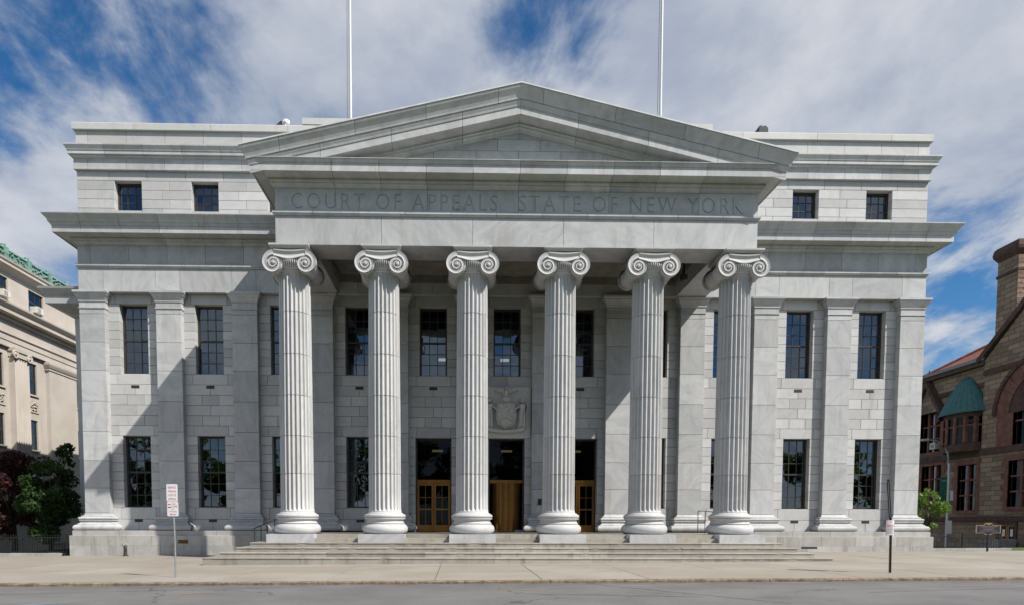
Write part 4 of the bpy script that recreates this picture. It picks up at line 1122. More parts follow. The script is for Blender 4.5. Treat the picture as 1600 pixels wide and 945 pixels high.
letters('NO', -.02, -.0365, 2.05, .09, .045, M['signg'], a); letters('PARKING', -.02, -.0365, 1.98, .22, .045, M['signg'], a)
MB().prism([(-.12, 1.89), (-.08, 1.915), (-.08, 1.898), (.07, 1.898), (.07, 1.882), (-.08, 1.882), (-.08, 1.865)], 'y', -.0375, -.0365).build('arrow', M['signr'], a)

sg = thing('tow_sign', 'dark leaning sign post with a small white and red notice, right of the steps', 'street sign', (10.98, -12.5, zg(10.98, -12.5)))
def upost(z0, z1, x0, x1, w=.038):
    r0 = [(x0 - w, 0, z0), (x0 - w*.4, .03, z0), (x0 + w*.4, .03, z0), (x0 + w, 0, z0), (x0 + w*.5, .036, z0 + 0), (x0 - w*.5, .036, z0)]
    r1 = [(x - x0 + x1, y, z1) for x, y, z in r0]
    return MB().loft([r0, r1])
upost(-.1, 1.55, 0, -.03, .042).build('post', M['post'], sg)
upost(1.45, 2.88, -.028, -.17, .042).build('post', M['post'], sg)
a = MB(); rg = []
for i in range(9):
    t = -.95 + 1.9 * i / 8; rg.append([(-.13 + .155 * math.sin(t) + .02, -.05 - .09 * math.cos(t) + .02, 1.17), (-.13 + .155 * math.sin(t) + .02, -.05 - .09 * math.cos(t) + .02, 1.62)])
a.loft(rg, False, False); a = a.build('notice', M['signw'], sg, True, 0)
letters('NO', -.10, -.128, 1.57, .1, .05, M['signr'], a); letters('PARKING', -.11, -.128, 1.46, .23, .085, M['signr'], a)
for i in range(5): MB().box(-.22, .0 + .02 * (i % 2), -.1285, -.1275, 1.38 - .04 * i, 1.392 - .04 * i).build('small_print', M['signg'], a)
ux, uy = .575, .818; vx, vy = .818, -.575
rr_ = lambda z, sh: [(-.115 + sh + ux*a_ + vx*b_, .0 + uy*a_ + vy*b_, z) for a_, b_ in ((-.15, -.006), (.15, -.006), (.15, .006), (-.15, .006))]
a = MB().loft([rr_(1.72, .055), rr_(2.80, -.05)]).build('edge_on_sign_panel', M['galv'], sg)

sp = thing('standpipe', 'small twin-headed steel standpipe on the pavement against the marble plinth', 'standpipe', (-18.35, -0.95, zg(-18.35, -.95)))
MB().lathe([(.13, -.02), (.13, .04), (.085, .06), (.075, .42), (.10, .47)], 0, 0, 16, 'z', True).build('riser', M['post'], sp, True)
for s in (-1, 1): MB().tube([(0, 0, .40), (s*.05, -.03, .50), (s*.10, -.09, .58)], [.06, .06, .055], 12).build('outlet', M['galv'], sp, True)
hr = thing('handrail', 'thin dark metal handrail beside the right end of the porch', 'handrail', (8.85, -2.0, 1.18))
m = MB(); m.tube([(0, 0, 0), (0, 0, 1.05)], .02, 8); m.tube([(.34, 0, 0), (.34, 0, 1.05)], .02, 8); m.build('posts', M['post'], hr)
m = MB(); m.tube([(0, 0, 1.05), (.34, 0, 1.05), (.8, .1, 1.0)], .022, 8); m.tube([(0, 0, .55), (.34, 0, .55)], .012, 6); m.build('rail', M['post'], hr)
hl = thing('handrail', 'black metal handrail rising beside the left end of the steps', 'handrail', (-10.95, -4.9, .85))
m = MB()
for x, y, z in ((0, 0, 0), (.0, .9, 0), (.0, 1.8, .0), (.0, 3.0, .0)): m.tube([(x, y, z - .35), (x, y, .55 + y * .12)], .018, 6)
m.build('posts', M['black'], hl)
MB().tube([(0, -.1, .54), (0, 3.2, .93)], .024, 8).build('rail', M['black'], hl)

mk = thing('historical_marker', 'navy historical marker with gold border on a post beside the right fence', 'marker', (23.58, -1.0, zg(23.58, -1.0) - .02))
out = [(-.62, .92), (-.2, .92), (-.16, .84), (.16, .84), (.2, .92), (.62, .92), (.62, 1.32), (.22, 1.32), (.15, 1.42), (-.15, 1.42), (-.22, 1.32), (-.62, 1.32)]
inn = [(x * .93, 1.12 + (z - 1.12) * .86) for x, z in out]
MB().prism(out, 'y', -.02, .02).build('gold_border', M['gold'], mk)
a = MB().prism(inn, 'y', -.024, .024).build('panel', M['navy'], mk)
for i, w in enumerate((.9, .6, .5, .85)):
    MB().box(-w/2, w/2, -.0265, -.0255, 1.245 - .075 * i, 1.262 - .075 * i).build('raised_line', M['gold'], a)
m = MB(); m.box(-.08, .08, -.0265, -.0255, 1.33, 1.39); m.build('emblem', M['gold'], a)
MB().tube([(0, 0, -.2), (0, 0, .9)], .045, 12).build('post', M['navy'], mk, True)

# street lamp in front of the city hall
LX, LY = 39.6, 22.6; LZ = zg(LX, LY)
lp = thing('street_lamp', 'grey curved-arm street lamp carrying a green banner', 'street lamp', (LX, LY, LZ)); lp.scale = (1.0, 1.0, 1.045)
pts = [(0, 0, -.1), (0, 0, 5.5), (-.05, 0, 7.0), (-.25, 0, 7.9), (-.65, 0, 8.5), (-1.2, 0, 8.8), (-1.8, 0, 8.85)]
MB().tube(pts, [.13, .10, .085, .08, .07, .06, .05], 12).build('pole', M['galv'], lp, True)
m = MB(); m.loft([[(-1.75, -.06, 8.82), (-1.75, .06, 8.82), (-1.75, .06, 8.92), (-1.75, -.06, 8.92)], [(-2.0, -.16, 8.78), (-2.0, .16, 8.78), (-2.0, .16, 8.98), (-2.0, -.16, 8.98)], [(-2.5, -.13, 8.80), (-2.5, .13, 8.80), (-2.5, .13, 8.93), (-2.5, -.13, 8.93)]]); m.build('lamp_head', M['galv'], lp)
rows_ = []
m = MB(); rg = []
for i in range(9):
    z = 5.85 - 2.45 * i / 8; rg.append([(-.15, .02 * math.sin(i), z), (-.45, .03 * math.sin(i * 1.3), z), (-.78, .02 * math.sin(i * .8 + 1), z - .06)])
m.loft(rg, False, False); a = m.build('banner', M['banner'], lp, True, 0)
letters('Capital', -.47, -.05, 5.55, .46, .16, M['bannerl'], a)
for i in range(10):
    x, z = -.5 + random.uniform(-.2, .2), 4.4 + random.uniform(-.6, .5)
    MB().prism([(x, z), (x + .07, z + .05), (x + .10, z + .13), (x + .02, z + .09)], 'y', -.052, -.05).build('leaf_print', M['leaf_lime'], a)
m = MB(); m.tube([(0, 0, 5.9), (-.8, 0, 5.9)], .015, 6); m.tube([(0, 0, 3.38), (-.8, 0, 3.38)], .015, 6); m.build('banner_arms', M['galv'], lp)
MB().box(.1, .42, -.02, 0, 3.95, 4.75).build('small_sign', M['signw'], lp); MB().box(-.25, .3, -.16, -.13, 1.2, 2.3).build('pole_notice', M['signw'], lp)
pl = thing('concrete_planter', 'grey concrete planter box beside the orange wooden door', 'planter', (42.9, 20.55, zg(42.9, 20.55)))
m = MB(); m.loft([[(-.62, -.4, 0), (.62, -.4, 0), (.62, .4, 0), (-.62, .4, 0)], [(-.72, -.47, .72), (.72, -.47, .72), (.72, .47, .72), (-.72, .47, .72)], [(-.62, -.38, .72), (.62, -.38, .72), (.62, .38, .72), (-.62, .38, .72)], [(-.6, -.36, .6), (.6, -.36, .6), (.6, .36, .6), (-.6, .36, .6)]]); m.build('box', M['concpl'], pl)
MB().box(-.6, .6, -.36, .36, .55, .62).build('soil', M['bark'], pl)

# fences and the low edging in front of them
def fence(name, label, xa, xb, y, h):
    z = lambda x: zg(x, y)
    f = thing(name, label, 'fence', ((xa + xb) / 2, y, z((xa + xb) / 2)))
    ox, oz = (xa + xb) / 2, z((xa + xb) / 2)
    p = MB(); x = xa
    while x < xb:
        zz = z(x) - oz; p.box(x - ox - .011, x - ox + .011, -.011, .011, zz, zz + h); p.add([(x-ox-.02, -.011, zz+h), (x-ox+.02, -.011, zz+h), (x-ox+.02, .011, zz+h), (x-ox-.02, .011, zz+h), (x-ox, 0, zz+h+.08)], [(0,1,4),(1,2,4),(2,3,4),(3,0,4)]); x += .13
    stuff(p.build('pickets', M['black'], f))
    for hh in (.12, h - .12):
        MB().loft([[(xa-ox, -.02, z(xa)-oz+hh), (xa-ox, .02, z(xa)-oz+hh), (xa-ox, .02, z(xa)-oz+hh+.04), (xa-ox, -.02, z(xa)-oz+hh+.04)], [(xb-ox, -.02, z(xb)-oz+hh), (xb-ox, .02, z(xb)-oz+hh), (xb-ox, .02, z(xb)-oz+hh+.04), (xb-ox, -.02, z(xb)-oz+hh+.04)]]).build('rail', M['black'], f)
    n = max(2, int((xb - xa) / 2.2))
    for i in range(n + 1):
        x = xa + (xb - xa) * i / n; zz = z(x) - oz; MB().box(x-ox-.035, x-ox+.035, -.035, .035, zz - .1, zz + h + .06).build('post', M['black'], f)
fence('iron_fence', 'black iron picket fence below the dark trees left of the courthouse', -38, -22.2, 0.9, 0.95)
fence('iron_fence', 'black iron picket fence between the courthouse and the historical marker', 21.6, 25.6, 0.6, 0.80)
def edging(label, xa, xb, y):
    e_ = thing('stone_edging', label, 'edging', ((xa+xb)/2, y, zg((xa+xb)/2, y))); ox = (xa+xb)/2; oz = zg(ox, y)
    x = xa; 
    while x < xb - .1:
        L = min(1.9, xb - x); MB().box(x-ox+.006, x-ox+L-.006, -.17, .17, zg(x+L/2, y)-oz-.3, zg(x+L/2, y)-oz+.10).build('edging_stone', M['plinth'], e_); x += L
edging('low pale stone edging under the left picket fence', -38, -22.0, 0.3)
edging('low pale stone edging under the right picket fence', 21.4, 25.7, 0.2)

# ------------------------------------------------------------------ trees
def leaves(m, centers, n, size, rr):
    """many small leaf faces gathered in clumps"""
    C = np.array([c[:3] for c in centers]); R = np.array([c[3] for c in centers])
    p = R ** 2.2; p /= p.sum()
    k = rng.choice(len(C), n, p=p)
    d = rng.normal(size=(n, 3)); d /= np.linalg.norm(d, axis=1)[:, None]
    rad = R[k] * (0.35 + 0.65 * rng.random(n) ** 0.45)
    pos = C[k] + d * rad[:, None] * np.array([1, 1, .8])
    a = rng.normal(size=(n, 3)); a /= np.linalg.norm(a, axis=1)[:, None]
    b = np.cross(a, rng.normal(size=(n, 3))); b /= np.linalg.norm(b, axis=1)[:, None]
    s = size * (0.6 + 0.8 * rng.random(n))[:, None]
    v = np.stack([pos - a * s, pos + b * s * .5, pos + a * s, pos - b * s * .5], 1).reshape(-1, 3)
    f = np.arange(4 * n).reshape(n, 4)
    me = bpy.data.meshes.new('crown'); me.from_pydata(v.tolist(), [], f.tolist()); return me
def tree(name, label, loc, clumps, n, size, mat, trunk_h, trunk_r, group=None, cat='tree'):
    t = thing(name, label, cat, loc, group)
    me = leaves(None, clumps, n, size, 1); me.materials.append(mat); link('crown', me, t)
    m = MB(); top = Vector((0, 0, trunk_h))
    m.tube([(0, 0, -.15), (.03, .02, trunk_h * .45), (0, 0, trunk_h)], [trunk_r * 1.3, trunk_r, trunk_r * .75], 10)
    m.build('trunk', M['bark'], t, True)
    lm = MB()
    for c in clumps:
        q = Vector(c[:3]); mid = top.lerp(q, .5) + Vector((random.uniform(-.1, .1), random.uniform(-.1, .1), .12))
        st = Vector((0, 0, trunk_h * random.uniform(.7, 1.0)))
        lm.tube([st, mid, q], [trunk_r * .5, trunk_r * .3, trunk_r * .1], 6)
    lm.build('limbs', M['bark'], t, True)
    return t
def blob(cx, cy, cz, rx, ry, rz, n, r0, r1):
    out = []
    for i in range(n):
        d = rng.normal(size=3); d /= np.linalg.norm(d); q = rng.random() ** .4
        out.append((cx + d[0]*rx*q, cy + d[1]*ry*q, cz + d[2]*rz*q, rng.uniform(r0, r1)))
    return out
z0 = zg(-28, 6)
tree('maroon_tree', 'bushy dark maroon-leaved tree behind the left fence', (-27.9, 5.4, zg(-27.9, 5.4)), blob(0, 0, 3.3, 3.3, 2.0, 2.7, 46, .35, .75), 8500, .13, M['leaf_red'], 1.9, .13)
tree('green_tree', 'dense dark green tree between the maroon tree and the courthouse corner', (-24.6, 3.4, zg(-24.6, 3.4)), blob(-.1, 0, 2.75, 1.45, 1.3, 2.25, 38, .32, .65) + blob(0.65, .4, 5.0, .45, .5, 1.1, 9, .2, .32), 9000, .10, M['leaf_dark'], 1.6, .10)
tree('young_tree', 'small bright green sapling lit by the sun at the right courthouse corner', (25.7, 6.0, zg(25.7, 6)), blob(0.1, 0, 2.45, 1.35, 1.1, 1.25, 28, .16, .36), 1700, .095, M['leaf_lime'], 1.5, .05)
# the park across the street, seen only in the window glass
pk = []
for i in range(24):
    x = -64 + i * 5.7 + random.uniform(-2, 2); y = -66 + random.uniform(-8, 6); h = random.uniform(12.5, 16.5)
    pk += [(c[0], c[1], c[2], c[3]) for c in blob(x, y, h * .62, 3.8, 3.5, h * .36, 14, 1.2, 2.2)]
me = leaves(None, pk, 42000, .45, 1); me.materials.append(M['leaf_park'])
stuff(link('park_trees', me))['label'] = 'leafy park trees across the street, reflected in the windows'

# ------------------------------------------------------------------ limestone building on the left
XL = -34.0
LB = thing('limestone_building', 'warm limestone office building with green copper cresting, left of the courthouse', 'building', (XL, 20, zg(XL, 20)))
def lpart(name, m, mat, parent=None, **kw):
    o = m.build(name, mat, parent or LB, **kw)
    o.location = (-XL, -20, -zg(XL, 20)) if parent is None else (0, 0, 0)
    return o
lw = MB(); lw.box(XL - 16, XL - .3, 3, 42, -.5, 19.3)
lpart('building_core', lw, M['core'])
# facade as wall with openings: windows (y0,y1,z0,z1)
LWIN = []
for (a, b) in ((5.35, 7.0), (9.15, 10.8), (12.95, 14.6), (16.78, 18.45), (22.5, 24.1), (27.0, 28.6)): LWIN.append((a, b, 17.1, 18.62))
for c in (6.1, 9.9, 13.2, 16.75, 22.9, 27.6):
    LWIN += [(c - .68, c + .68, 11.07, 13.35), (c - .62, c + .62, 7.0, 9.2), (c - .62, c + .62, 3.2, 5.6)]
def facade(wins, y0, y1, z0, z1, x, mat, depth, sgn):
    """wall sheet with rectangular openings, thickness depth going away from the facing side"""
    ys = sorted({y0, y1} | {w[0] for w in wins} | {w[1] for w in wins}); zs = sorted({z0, z1} | {w[2] for w in wins} | {w[3] for w in wins})
    m = MB()
    for i in range(len(ys) - 1):
        zrun = None
        for j in range(len(zs) - 1):
            yc, zc = (ys[i] + ys[i+1]) / 2, (zs[j] + zs[j+1]) / 2
            hole = any(w[0] < yc < w[1] and w[2] < zc < w[3] for w in wins)
            if not hole:
                if zrun is None: zrun = zs[j]
            if hole or j == len(zs) - 2:
                end = zs[j] if hole else zs[j+1]
                if zrun is not None:
                    a, b = sorted((x, x - sgn * depth)); m.box(a, b, ys[i], ys[i+1], zrun, end)
                zrun = None
    return m
lpart('wall', facade(LWIN, 3, 42, -.5, 19.3, XL, M['lime'], .29, 1), M['lime'])
def lrun(name, prof, y0=3, y1=42, mat='lime'):
    m = MB(); m.loft([[(XL + d, y0, z) for d, z in prof], [(XL + d, y1, z) for d, z in prof]]); return lpart(name, m, M[mat])
lrun('crown_cornice', [(-.2, 18.95), (.08, 18.95), (.12, 19.1), (.3, 19.25), (.5, 19.3), (.5, 19.5), (.58, 19.55), (.62, 19.68), (-.2, 19.7)])
lrun('main_cornice', [(-.2, 15.5), (.08, 15.5), (.12, 15.65), (.3, 15.8), (.32, 15.95), (.72, 16.0), (.72, 16.2), (.8, 16.3), (.95, 16.5), (.97, 16.6), (-.2, 16.75)])
lrun('attic_string', [(-.2, 16.85), (.12, 16.85), (.12, 17.0), (-.2, 17.02)])
lrun('architrave', [(-.2, 13.85), (.22, 13.85), (.22, 14.25), (.27, 14.26), (.27, 14.6), (.36, 14.7), (.36, 14.8), (.18, 14.82), (.18, 15.5), (-.2, 15.5)])
# copper cresting with scrolls and finials
m = MB(); m.box(XL - .1, XL + .28, 3, 42, 19.7, 20.35)
lpart('cresting_band', m, M['copper'])
m = MB(); m.loft([[(XL - .12, 3, 20.35), (XL + .38, 3, 20.35), (XL + .36, 3, 20.47), (XL + .1, 3, 20.55), (XL - .12, 3, 20.55)], [(XL - .12, 42, 20.35), (XL + .38, 42, 20.35), (XL + .36, 42, 20.47), (XL + .1, 42, 20.55), (XL - .12, 42, 20.55)]]); lpart('cresting_cap', m, M['copper'])
m = MB(); y = 11.0
while y < 27:
    for q in range(3):
        yy = y + q * .3 + random.uniform(-.03, .03); zz = 19.82 + .42 * random.random(); r = random.uniform(.07, .14)
        m.tube([(XL + .28, yy - r, zz), (XL + .38, yy, zz + r * .8), (XL + .30, yy + r, zz), (XL + .36, yy + .05, zz - r)], [.035, .055, .05, .03], 6)
    y += .62
stuff(lpart('cresting_scrolls', m, M['copper'], smooth=True))
for y in (9.2, 11.6, 14.0, 16.4, 18.8, 21.2, 23.6):
    m = MB(); m.lathe([(.02, 20.5), (.19, 20.52), (.15, 20.62), (.17, 20.68), (.04, 20.78)], XL + .2, y, 10); m.box(XL + .05, XL + .44, y - .2, y + .2, 19.72, 20.5); lpart('cresting_finial', m, M['copper'])
# pilasters, capital scrolls, antae
for y0_, y1_ in ((7.2, 8.7), (10.9, 12.3), (14.4, 15.95)):
    m = MB(); nfl = 6; pts = [(XL - .05, y0_)]
    for i in range(nfl * 6 + 1):
        u = (i % 6) / 6; yy = y0_ + (y1_ - y0_) * i / (nfl * 6); f = 0 if u < .2 else math.sin((u - .2) / .8 * PI)
        pts.append((XL + .42 - .09 * f, yy))
    pts.append((XL - .05, y1_)); m.prism(pts, 'z', 2.5, 13.25); pil = lpart('fluted_pilaster', m, M['lime'])
    c = MB(); c.box(XL - .05, XL + .55, y0_ - .12, y1_ + .12, 13.62, 13.85); c.box(XL - .05, XL + .48, y0_ - .05, y1_ + .05, 13.25, 13.62)
    for yy in (y0_ + .03, y1_ - .03):
        c.lathe([(.02, 0), (.3, 0), (.3, .1), (.2, .12), (.14, .05), (.08, .16), (.01, .16)], 0, 0, 18, 'z')
        n0 = len(c.v) - 18 * 7
        for q in range(n0, len(c.v)):
            x, y, z = c.v[q]; c.v[q] = (XL + .45 + z, yy + x, 13.42 + y)
    c.build('capital', M['lime'], pil, True)
m = MB(); m.box(XL - .05, XL + .30, 18.45, 21.95, 0, 13.4); a = lpart('corner_anta', m, M['lime'])
m = MB(); m.loft([[(XL, 18.40 - d, 13.2 + z), (XL + .3 + d, 18.40 - d, 13.2 + z), (XL + .3 + d, 22.0 + d, 13.2 + z), (XL, 22.0 + d, 13.2 + z)] for d, z in ((0, 0), (.06, .02), (.06, .12), (.12, .2), (.2, .38), (.22, .46), (.22, .6), (0, .62))]); m.build('anta_capital', M['lime'], a)
for c in (13.2, 16.75):
    m = MB(); m.box(XL, XL + .06, c - .72, c + .72, 9.75, 10.65); a = lpart('relief_panel', m, M['lime'])
    m = MB()
    for i in range(16):
        yy = c + random.uniform(-.5, .5); zz = 10.2 + random.uniform(-.28, .28); m.tube([(XL + .06, yy - .1, zz), (XL + .13, yy, zz + .06), (XL + .07, yy + .1, zz - .03)], [.03, .05, .03], 6)
    stuff(m.build('foliage_carving', M['lime'], a, True))
for (a0, a1, b0, b1) in LWIN:
    if a0 > 26 or a0 < 8: continue
    x = XL - .17; m = MB(); t = .07
    m.box(x, x + .06, a0, a0 + t, b0, b1); m.box(x, x + .06, a1 - t, a1, b0, b1); m.box(x, x + .06, a0 + t, a1 - t, b0, b0 + t); m.box(x, x + .06, a0 + t, a1 - t, b1 - t, b1); m.box(x - .01, x + .05, a0 + t, a1 - t, (b0+b1)/2 - .04, (b0+b1)/2 + .04)
    m.box(x + .005, x + .05, (a0+a1)/2 - .025, (a0+a1)/2 + .025, b0 + t, b1 - t)
    w = lpart('window', m, M['frame'])
    for (p0, p1) in ((b0 + t, (b0+b1)/2 - .04), ((b0+b1)/2 + .04, b1 - t)):
        MB().add([(x + .025, a0 + t, p0), (x + .025, a1 - t, p0), (x + .025, a1 - t, p1), (x + .025, a0 + t, p1)], [(0, 1, 2, 3)]).build('pane', M['glass'], w)
    MB().box(XL - .1, XL + .1, a0 - .08, a1 + .08, b0 - .12, b0).build('sill', M['lime'], w)
    if random.random() < .6:
        MB().box(x - .1, x - .09, a0 + t, a1 - t, b0 + .35 + (b1 - b0) * .45, b1 - t).build('blind', M['acw'], w)
def ac(y, z, label):
    t = thing('window_air_conditioner', label, 'air conditioner', (XL + .1, y, z), 'window air conditioners on the limestone building')
    MB().box(-.25, .32, -.34, .34, .0, .42).build('casing', M['acw'], t)
    MB().box(.321, .335, -.28, .08, .06, .36).build('grille', M['acg'], t)
    for i in range(5): MB().box(.336, .345, -.28, .08, .085 + .055 * i, .105 + .055 * i).build('slat', M['acw'], t)
ac(17.45, 17.14, 'white air conditioner under the lone attic window below the copper cresting')
ac(13.9, 17.14, 'white air conditioner in the attic window at the left picture edge')
ac(23.0, 10.75, 'white air conditioner in the narrow window next to the courthouse corner')

# ------------------------------------------------------------------ city hall on the right
XR = 44.4; ZR = -.75
CH_ = thing('granite_hall', 'brown granite and brownstone hall with red tile roof, chimney and teal bay roof', 'building', (XR, 26, ZR))
def rpart(name, m, mat, parent=None, **kw):
    o = m.build(name, mat, parent or CH_, **kw)
    o.location = (-XR, -26, -ZR) if parent is None else (0, 0, 0); return o
XG = XR - .35      # projecting gable part (y < 24.6)
YE = 24.75
RW1 = [(29.85, 32.5, 3.4, 7.4), (25.6, 27.75, 2.9, 7.1), (30.2, 32.9, 8.75, 12.6)]
RW2 = [(17.2, 21.75, 3.1, 7.0), (16.4, 21.5, 8.3, 12.3), (20.85, 22.45, -.38, 1.65)]
rpart('wall', facade(RW1, YE, 42, ZR, 16.1, XR, M['rock'], .5, -1), M['rock'])
rpart('gable_wall', facade(RW2, 9, YE, ZR, 16.1, XG, M['rock'], .6, -1), M['rock'])
m = MB(); m.prism([(9.3, 16.1), (YE, 16.1), (17.0, 22.8)], 'x', XG, XG + .6); rpart('gable', m, M['rock'])
m = MB(); m.box(XR + .5, XR + 16, 9, 42, ZR, 16.0); rpart('building_core', m, M['browndk'])
# string courses
for z0_, z1_, d in ((7.75, 8.30, .14), (1.9, 2.35, .18)):
    m = MB(); m.box(XR - d, XR, YE, 42, z0_, z1_); rpart('string_course', m, M['browndk'])
    m = MB(); m.box(XG - d, XG, 9, YE, z0_, z1_); rpart('string_course', m, M['browndk'])
m = MB(); m.box(XG - .12, XG, 9, YE, 14.75, 15.2); rpart('string_course', m, M['browndk'])
m = MB(); m.box(XR - .12, XR, YE, 42, 13.9, 14.3); rpart('string_course', m, M['browndk'])
m = MB(); m.box(XR - .45, XR + .2, YE, 42, 15.75, 16.15); rpart('eaves', m, M['browndk'])
m = MB(); m.box(XR - .55, XR - .25, YE, 42, 16.15, 16.45); rpart('gutter', m, M['slate'])
# roof
def quad(m, *p): m.add(list(p), [tuple(range(len(p)))])
m = MB(); m.loft([[(XR - .4, YE, 16.3), (XR + 8, YE, 20.9), (XR + 8, YE, 20.7), (XR - .4, YE, 16.1)], [(XR - .4, 32.5, 16.3), (XR + 8, 28, 20.9), (XR + 8, 28, 20.7), (XR - .4, 32.5, 16.1)]]); rpart('tile_roof', m, M['tile'])
m = MB(); m.add([(XR - .4, 32.5, 16.3), (XR + 8, 28, 20.9), (XR + 16, 32.5, 16.3)], [(0, 1, 2)]); rpart('tile_roof', m, M['tile'])
m = MB(); m.tube([(XR - .3, 32.4, 16.4), (XR + 8, 28, 21.0)], .14, 8); m.tube([(XR + 8, 28, 21.0), (XR + 8, YE, 21.0)], .14, 8); rpart('ridge_tiles', m, M['tile'])
# gable coping
for s in (-1, 1):
    y_e = 17 + s * 8.2; m = MB(); m.prism([(17, 22.75), (y_e, 16.0), (y_e + s * .25, 16.0), (y_e + s * .25, 16.35), (17, 23.3)], 'x', XG - .25, XG + 1.0); rpart('gable_coping', m, M['browndk'])
m = MB(); m.loft([[(XG + .5, 9, 16.0), (XG + .5, 17, 22.7), (XG + .5, 25, 16.0)], [(XG + 10, 9, 16.0), (XG + 10, 17, 22.7), (XG + 10, 25, 16.0)]]); rpart('gable_roof', m, M['tile'])
# chimney with rough quoins and a dark cap
m = MB(); m.box(XR + .2, XR + 5.0, 22.35, 24.45, 16, 24.6); chm = rpart('chimney', m, M['rock'])
m = MB(); m.loft([[(XR + .2 - d, 22.35 - d, z), (XR + 5 + d, 22.35 - d, z), (XR + 5 + d, 24.45 + d, z), (XR + .2 - d, 24.45 + d, z)] for d, z in ((.02, 24.3), (.12, 24.5), (.25, 24.7), (.30, 24.95), (.22, 25.35), (.1, 25.5))]); m.build('chimney_cap', M['browndk'], chm)
m = MB(); m.loft([[(XR + .2 - d, 22.35 - d, z), (XR + 5 + d, 22.35 - d, z), (XR + 5 + d, 24.45 + d, z), (XR + .2 - d, 24.45 + d, z)] for d, z in ((.01, 22.9), (.08, 22.95), (.08, 23.15), (.01, 23.2))]); m.build('chimney_band', M['browndk'], chm)
for i in range(16):
    zz = 17.3 + i * .42; w = .75 if i % 2 else .45
    MB().box(XR + .2 - .035, XR + .2 + (1.2 - w), 22.35 - .05, 22.35 + .03, zz, zz + .38).build('quoin', M['rock'], chm)
# bay with teal conical roof
YC, RB = 27.1, 2.15
m = MB()
def arc(r, n=14): return [(XR - r * math.sin(PI * i / n) * .62, YC + r * math.cos(PI * i / n)) for i in range(n + 1)]
m.loft([[(x, y, z) for x, y in arc(RB)] for z in (8.3, 9.0)], False, False)
bay = rpart('bay', m, M['browndk'])
m = MB(); m.loft([[(x, y, z) for x, y in arc(RB)] for z in (11.35, 11.75)], False, False); m.build('bay_lintel', M['browndk'], bay)
A_ = arc(RB)
for i in range(0, 15, 2):
    x, y = A_[i]; MB().box(x - .14, x + .14, y - .14, y + .14, 9.0, 11.35).build('mullion', M['brown'], bay)
for i in range(0, 14, 2):
    (xa, ya), (xb, yb) = A_[i], A_[i+2]
    MB().add([(xa, ya, 9.0), (xb, yb, 9.0), (xb, yb, 11.35), (xa, ya, 11.35)], [(0, 1, 2, 3)]).build('pane', M['glasshall'], bay)
    MB().tube([(xa, ya, 10.55), (xb, yb, 10.55)], .09, 6).build('transom', M['brown'], bay)
m = MB(); n = 28; AA = arc(RB + .55, n); AM = arc(RB * .86, n); AT = arc(.25, n)
rings = [[(x, y, 11.72) for x, y in AA], [(x, y, 11.85) for x, y in AA]] + [[(AA[i][0] + (AT[i][0]-AA[i][0])*t, AA[i][1] + (AT[i][1]-AA[i][1])*t, 11.85 + 3.3 * (1 - (1 - t) ** 1.4)) for i in range(n + 1)] for t in (.2, .4, .6, .8, 1.0)]
m.loft(rings, False, False); cr = rpart('bay_roof', m, M['teal'])
m = MB()
for i in range(0, n + 1, 2):
    m.tube([rings[k][i] for k in range(1, 7)], .025, 5)
m.build('standing_seams', M['teal'], cr)
# gabled window bay at the far end
GY = 31.6
m = MB(); m.prism([(GY - 1.75, 12.6), (GY + 1.75, 12.6), (GY, 15.3)], 'x', XR - .35, XR); gb = rpart('small_gable', m, M['rock'])
for s in (-1, 1):
    MB().prism([(GY, 15.2), (GY + s * 2.0, 12.1), (GY + s * 2.25, 12.3), (GY, 15.8)], 'x', XR - .7, XR + .1).build('bargeboard', M['browndk'], gb)
MB().box(XR - .7, XR, GY - 2.1, GY - 1.75, 11.5, 12.3).build('bracket', M['browndk'], gb)
m = MB(); m.tube([(XR - .3, GY, 15.7), (XR - .3, GY, 16.8)], .05, 6); m.tube([(XR - .3, GY - .25, 16.45), (XR - .3, GY + .25, 16.45)], .05, 6); m.build('finial', M['browndk'], gb)
# windows of the hall
def rwin(x, w, ncol, nrow, surround=True):
    y0_, y1_, z0_, z1_ = w; m = MB()
    if surround:
        t = .42; m.box(x - .06, x + .3, y0_ - t, y0_, z0_ - .3, z1_ + .5); m.box(x - .06, x + .3, y1_, y1_ + t, z0_ - .3, z1_ + .5); m.box(x - .06, x + .3, y0_, y1_, z1_, z1_ + .5); m.box(x - .09, x + .3, y0_, y1_, z0_ - .3, z0_)
        h = (z1_ - z0_) / 8
        for i in range(8):
            if i % 2: m.box(x - .05, x + .28, y0_ - t - .3, y0_ - t, z0_ + i*h, z0_ + (i+1)*h); m.box(x - .05, x + .28, y1_ + t, y1_ + t + .3, z0_ + i*h, z0_ + (i+1)*h)
    m.box(x + .2, x + .3, y0_, y1_, z0_, z0_ + .02)
    o = rpart('window', m, M['brown'])
    b = MB()
    for c in range(1, ncol): y = y0_ + (y1_ - y0_) * c / ncol; b.box(x + .12, x + .36, y - .11, y + .11, z0_, z1_)
    for r in range(1, nrow): z = z0_ + (z1_ - z0_) * r / nrow; b.box(x + .16, x + .34, y0_, y1_, z - .07, z + .07)
    b.build('mullions', M['brown'], o)
    for c in range(ncol):
        for r in range(nrow):
            ya, yb = y0_ + (y1_-y0_)*c/ncol, y0_ + (y1_-y0_)*(c+1)/ncol; za, zb = z0_ + (z1_-z0_)*r/nrow, z0_ + (z1_-z0_)*(r+1)/nrow
            p = MB().add([(x + .33, ya, za), (x + .33, yb, za), (x + .33, yb, zb), (x + .33, ya, zb)], [(0, 1, 2, 3)]).build('pane', M['glasshall'], o)
    return o
rwin(XR, RW1[0], 3, 3); rwin(XR, RW1[1], 2, 3); rwin(XR, RW1[2], 3, 3)
rwin(XG, RW2[0], 4, 3)
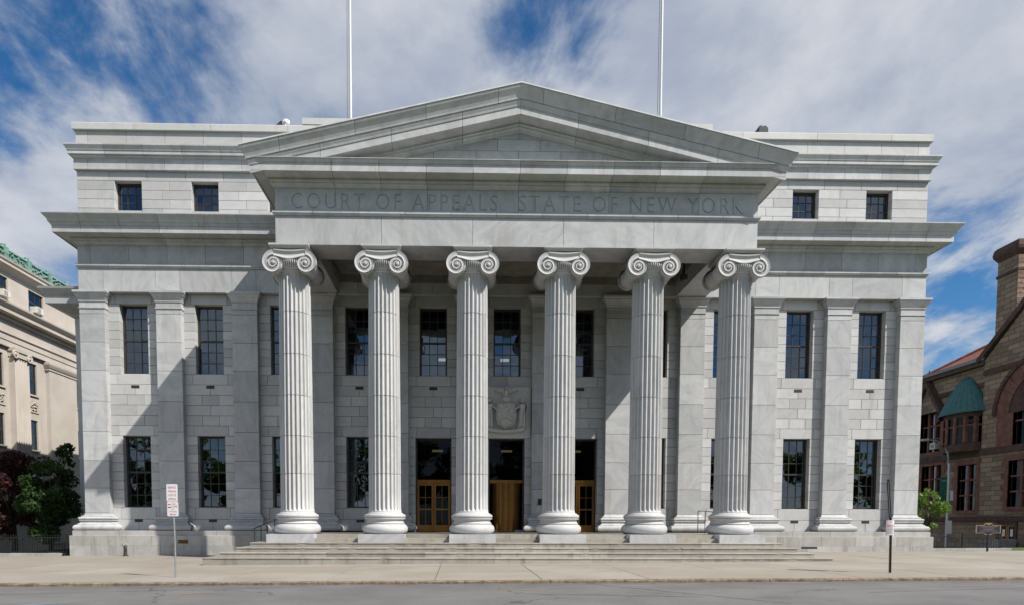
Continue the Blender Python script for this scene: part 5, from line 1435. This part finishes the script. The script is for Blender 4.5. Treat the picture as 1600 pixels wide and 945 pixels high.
# big arch
YCa = 18.95
o = rwin(XG, RW2[1], 3, 2, False)
def ring_arch(r0, r1, zc, x0, x1, name, mat, nv=12):
    for i in range(nv):
        t0, t1 = PI * i / nv, PI * (i + 1) / nv - .012
        pts = [(YCa + r * math.cos(t), zc + r * math.sin(t)) for r, t in ((r0, t0), (r1, t0), (r1, (t0+t1)/2), (r1, t1), (r0, t1), (r0, (t0+t1)/2))]
        MB().prism(pts, 'x', x0, x1).build(name, mat, o)
ring_arch(3.0, 4.25, 11.0, XG - .08, XG + .3, 'voussoir', M['brown']); ring_arch(4.25, 4.6, 11.0, XG - .2, XG + .3, 'hood_mould', M['browndk'])
for s in (-1, 1):
    a, b = sorted((YCa + s * 2.55, YCa + s * 4.2)); MB().box(XG - .07, XG + .3, a, b, 8.3, 11.0).build('arch_jamb', M['brown'], o)
MB().prism([(YCa + 3.0 * math.cos(PI*i/16), 11.0 + 3.0 * math.sin(PI*i/16)) for i in range(17)], 'x', XG - .02, XG + .01).build('arch_panel', M['browndk'], o)
# wooden double door
y0_, y1_, z0_, z1_ = RW2[2]
m = MB(); m.box(XG - .1, XG + .25, y0_ - .25, y0_, z0_, z1_ + .3); m.box(XG - .1, XG + .25, y1_, y1_ + .25, z0_, z1_ + .3); m.box(XG - .1, XG + .25, y0_, y1_, z1_, z1_ + .3); dr = rpart('wooden_door', m, M['browndk'])
for i in range(2):
    a = y0_ + .8 * i + .02; b = a + .76; x = XG + .05; q = MB()
    q.box(x, x + .06, a, a + .13, z0_, z1_); q.box(x, x + .06, b - .13, b, z0_, z1_); q.box(x, x + .06, a + .13, b - .13, z1_ - .16, z1_); q.box(x, x + .06, a + .13, b - .13, z0_, z0_ + .8)
    lf = q.build('door_leaf', M['wood'], dr)
    MB().add([(x + .03, a + .13, z0_ + .8), (x + .03, b - .13, z0_ + .8), (x + .03, b - .13, z1_ - .16), (x + .03, a + .13, z1_ - .16)], [(0, 1, 2, 3)]).build('pane', M['glassdk'], lf)
    MB().box(x + .01, x + .02, a + .25, b - .25, z0_ + 1.0, z0_ + 1.6).build('notice', M['signw'], lf)
t = thing('window_air_conditioner', 'small white air conditioner in the upper window of the granite hall', 'air conditioner', (XR + .1, 30.9, 9.0))
MB().box(-.35, .2, -.35, .35, 0, .6).build('casing', M['acw'], t); MB().box(-.365, -.351, -.25, .25, .1, .5).build('grille', M['acg'], t)
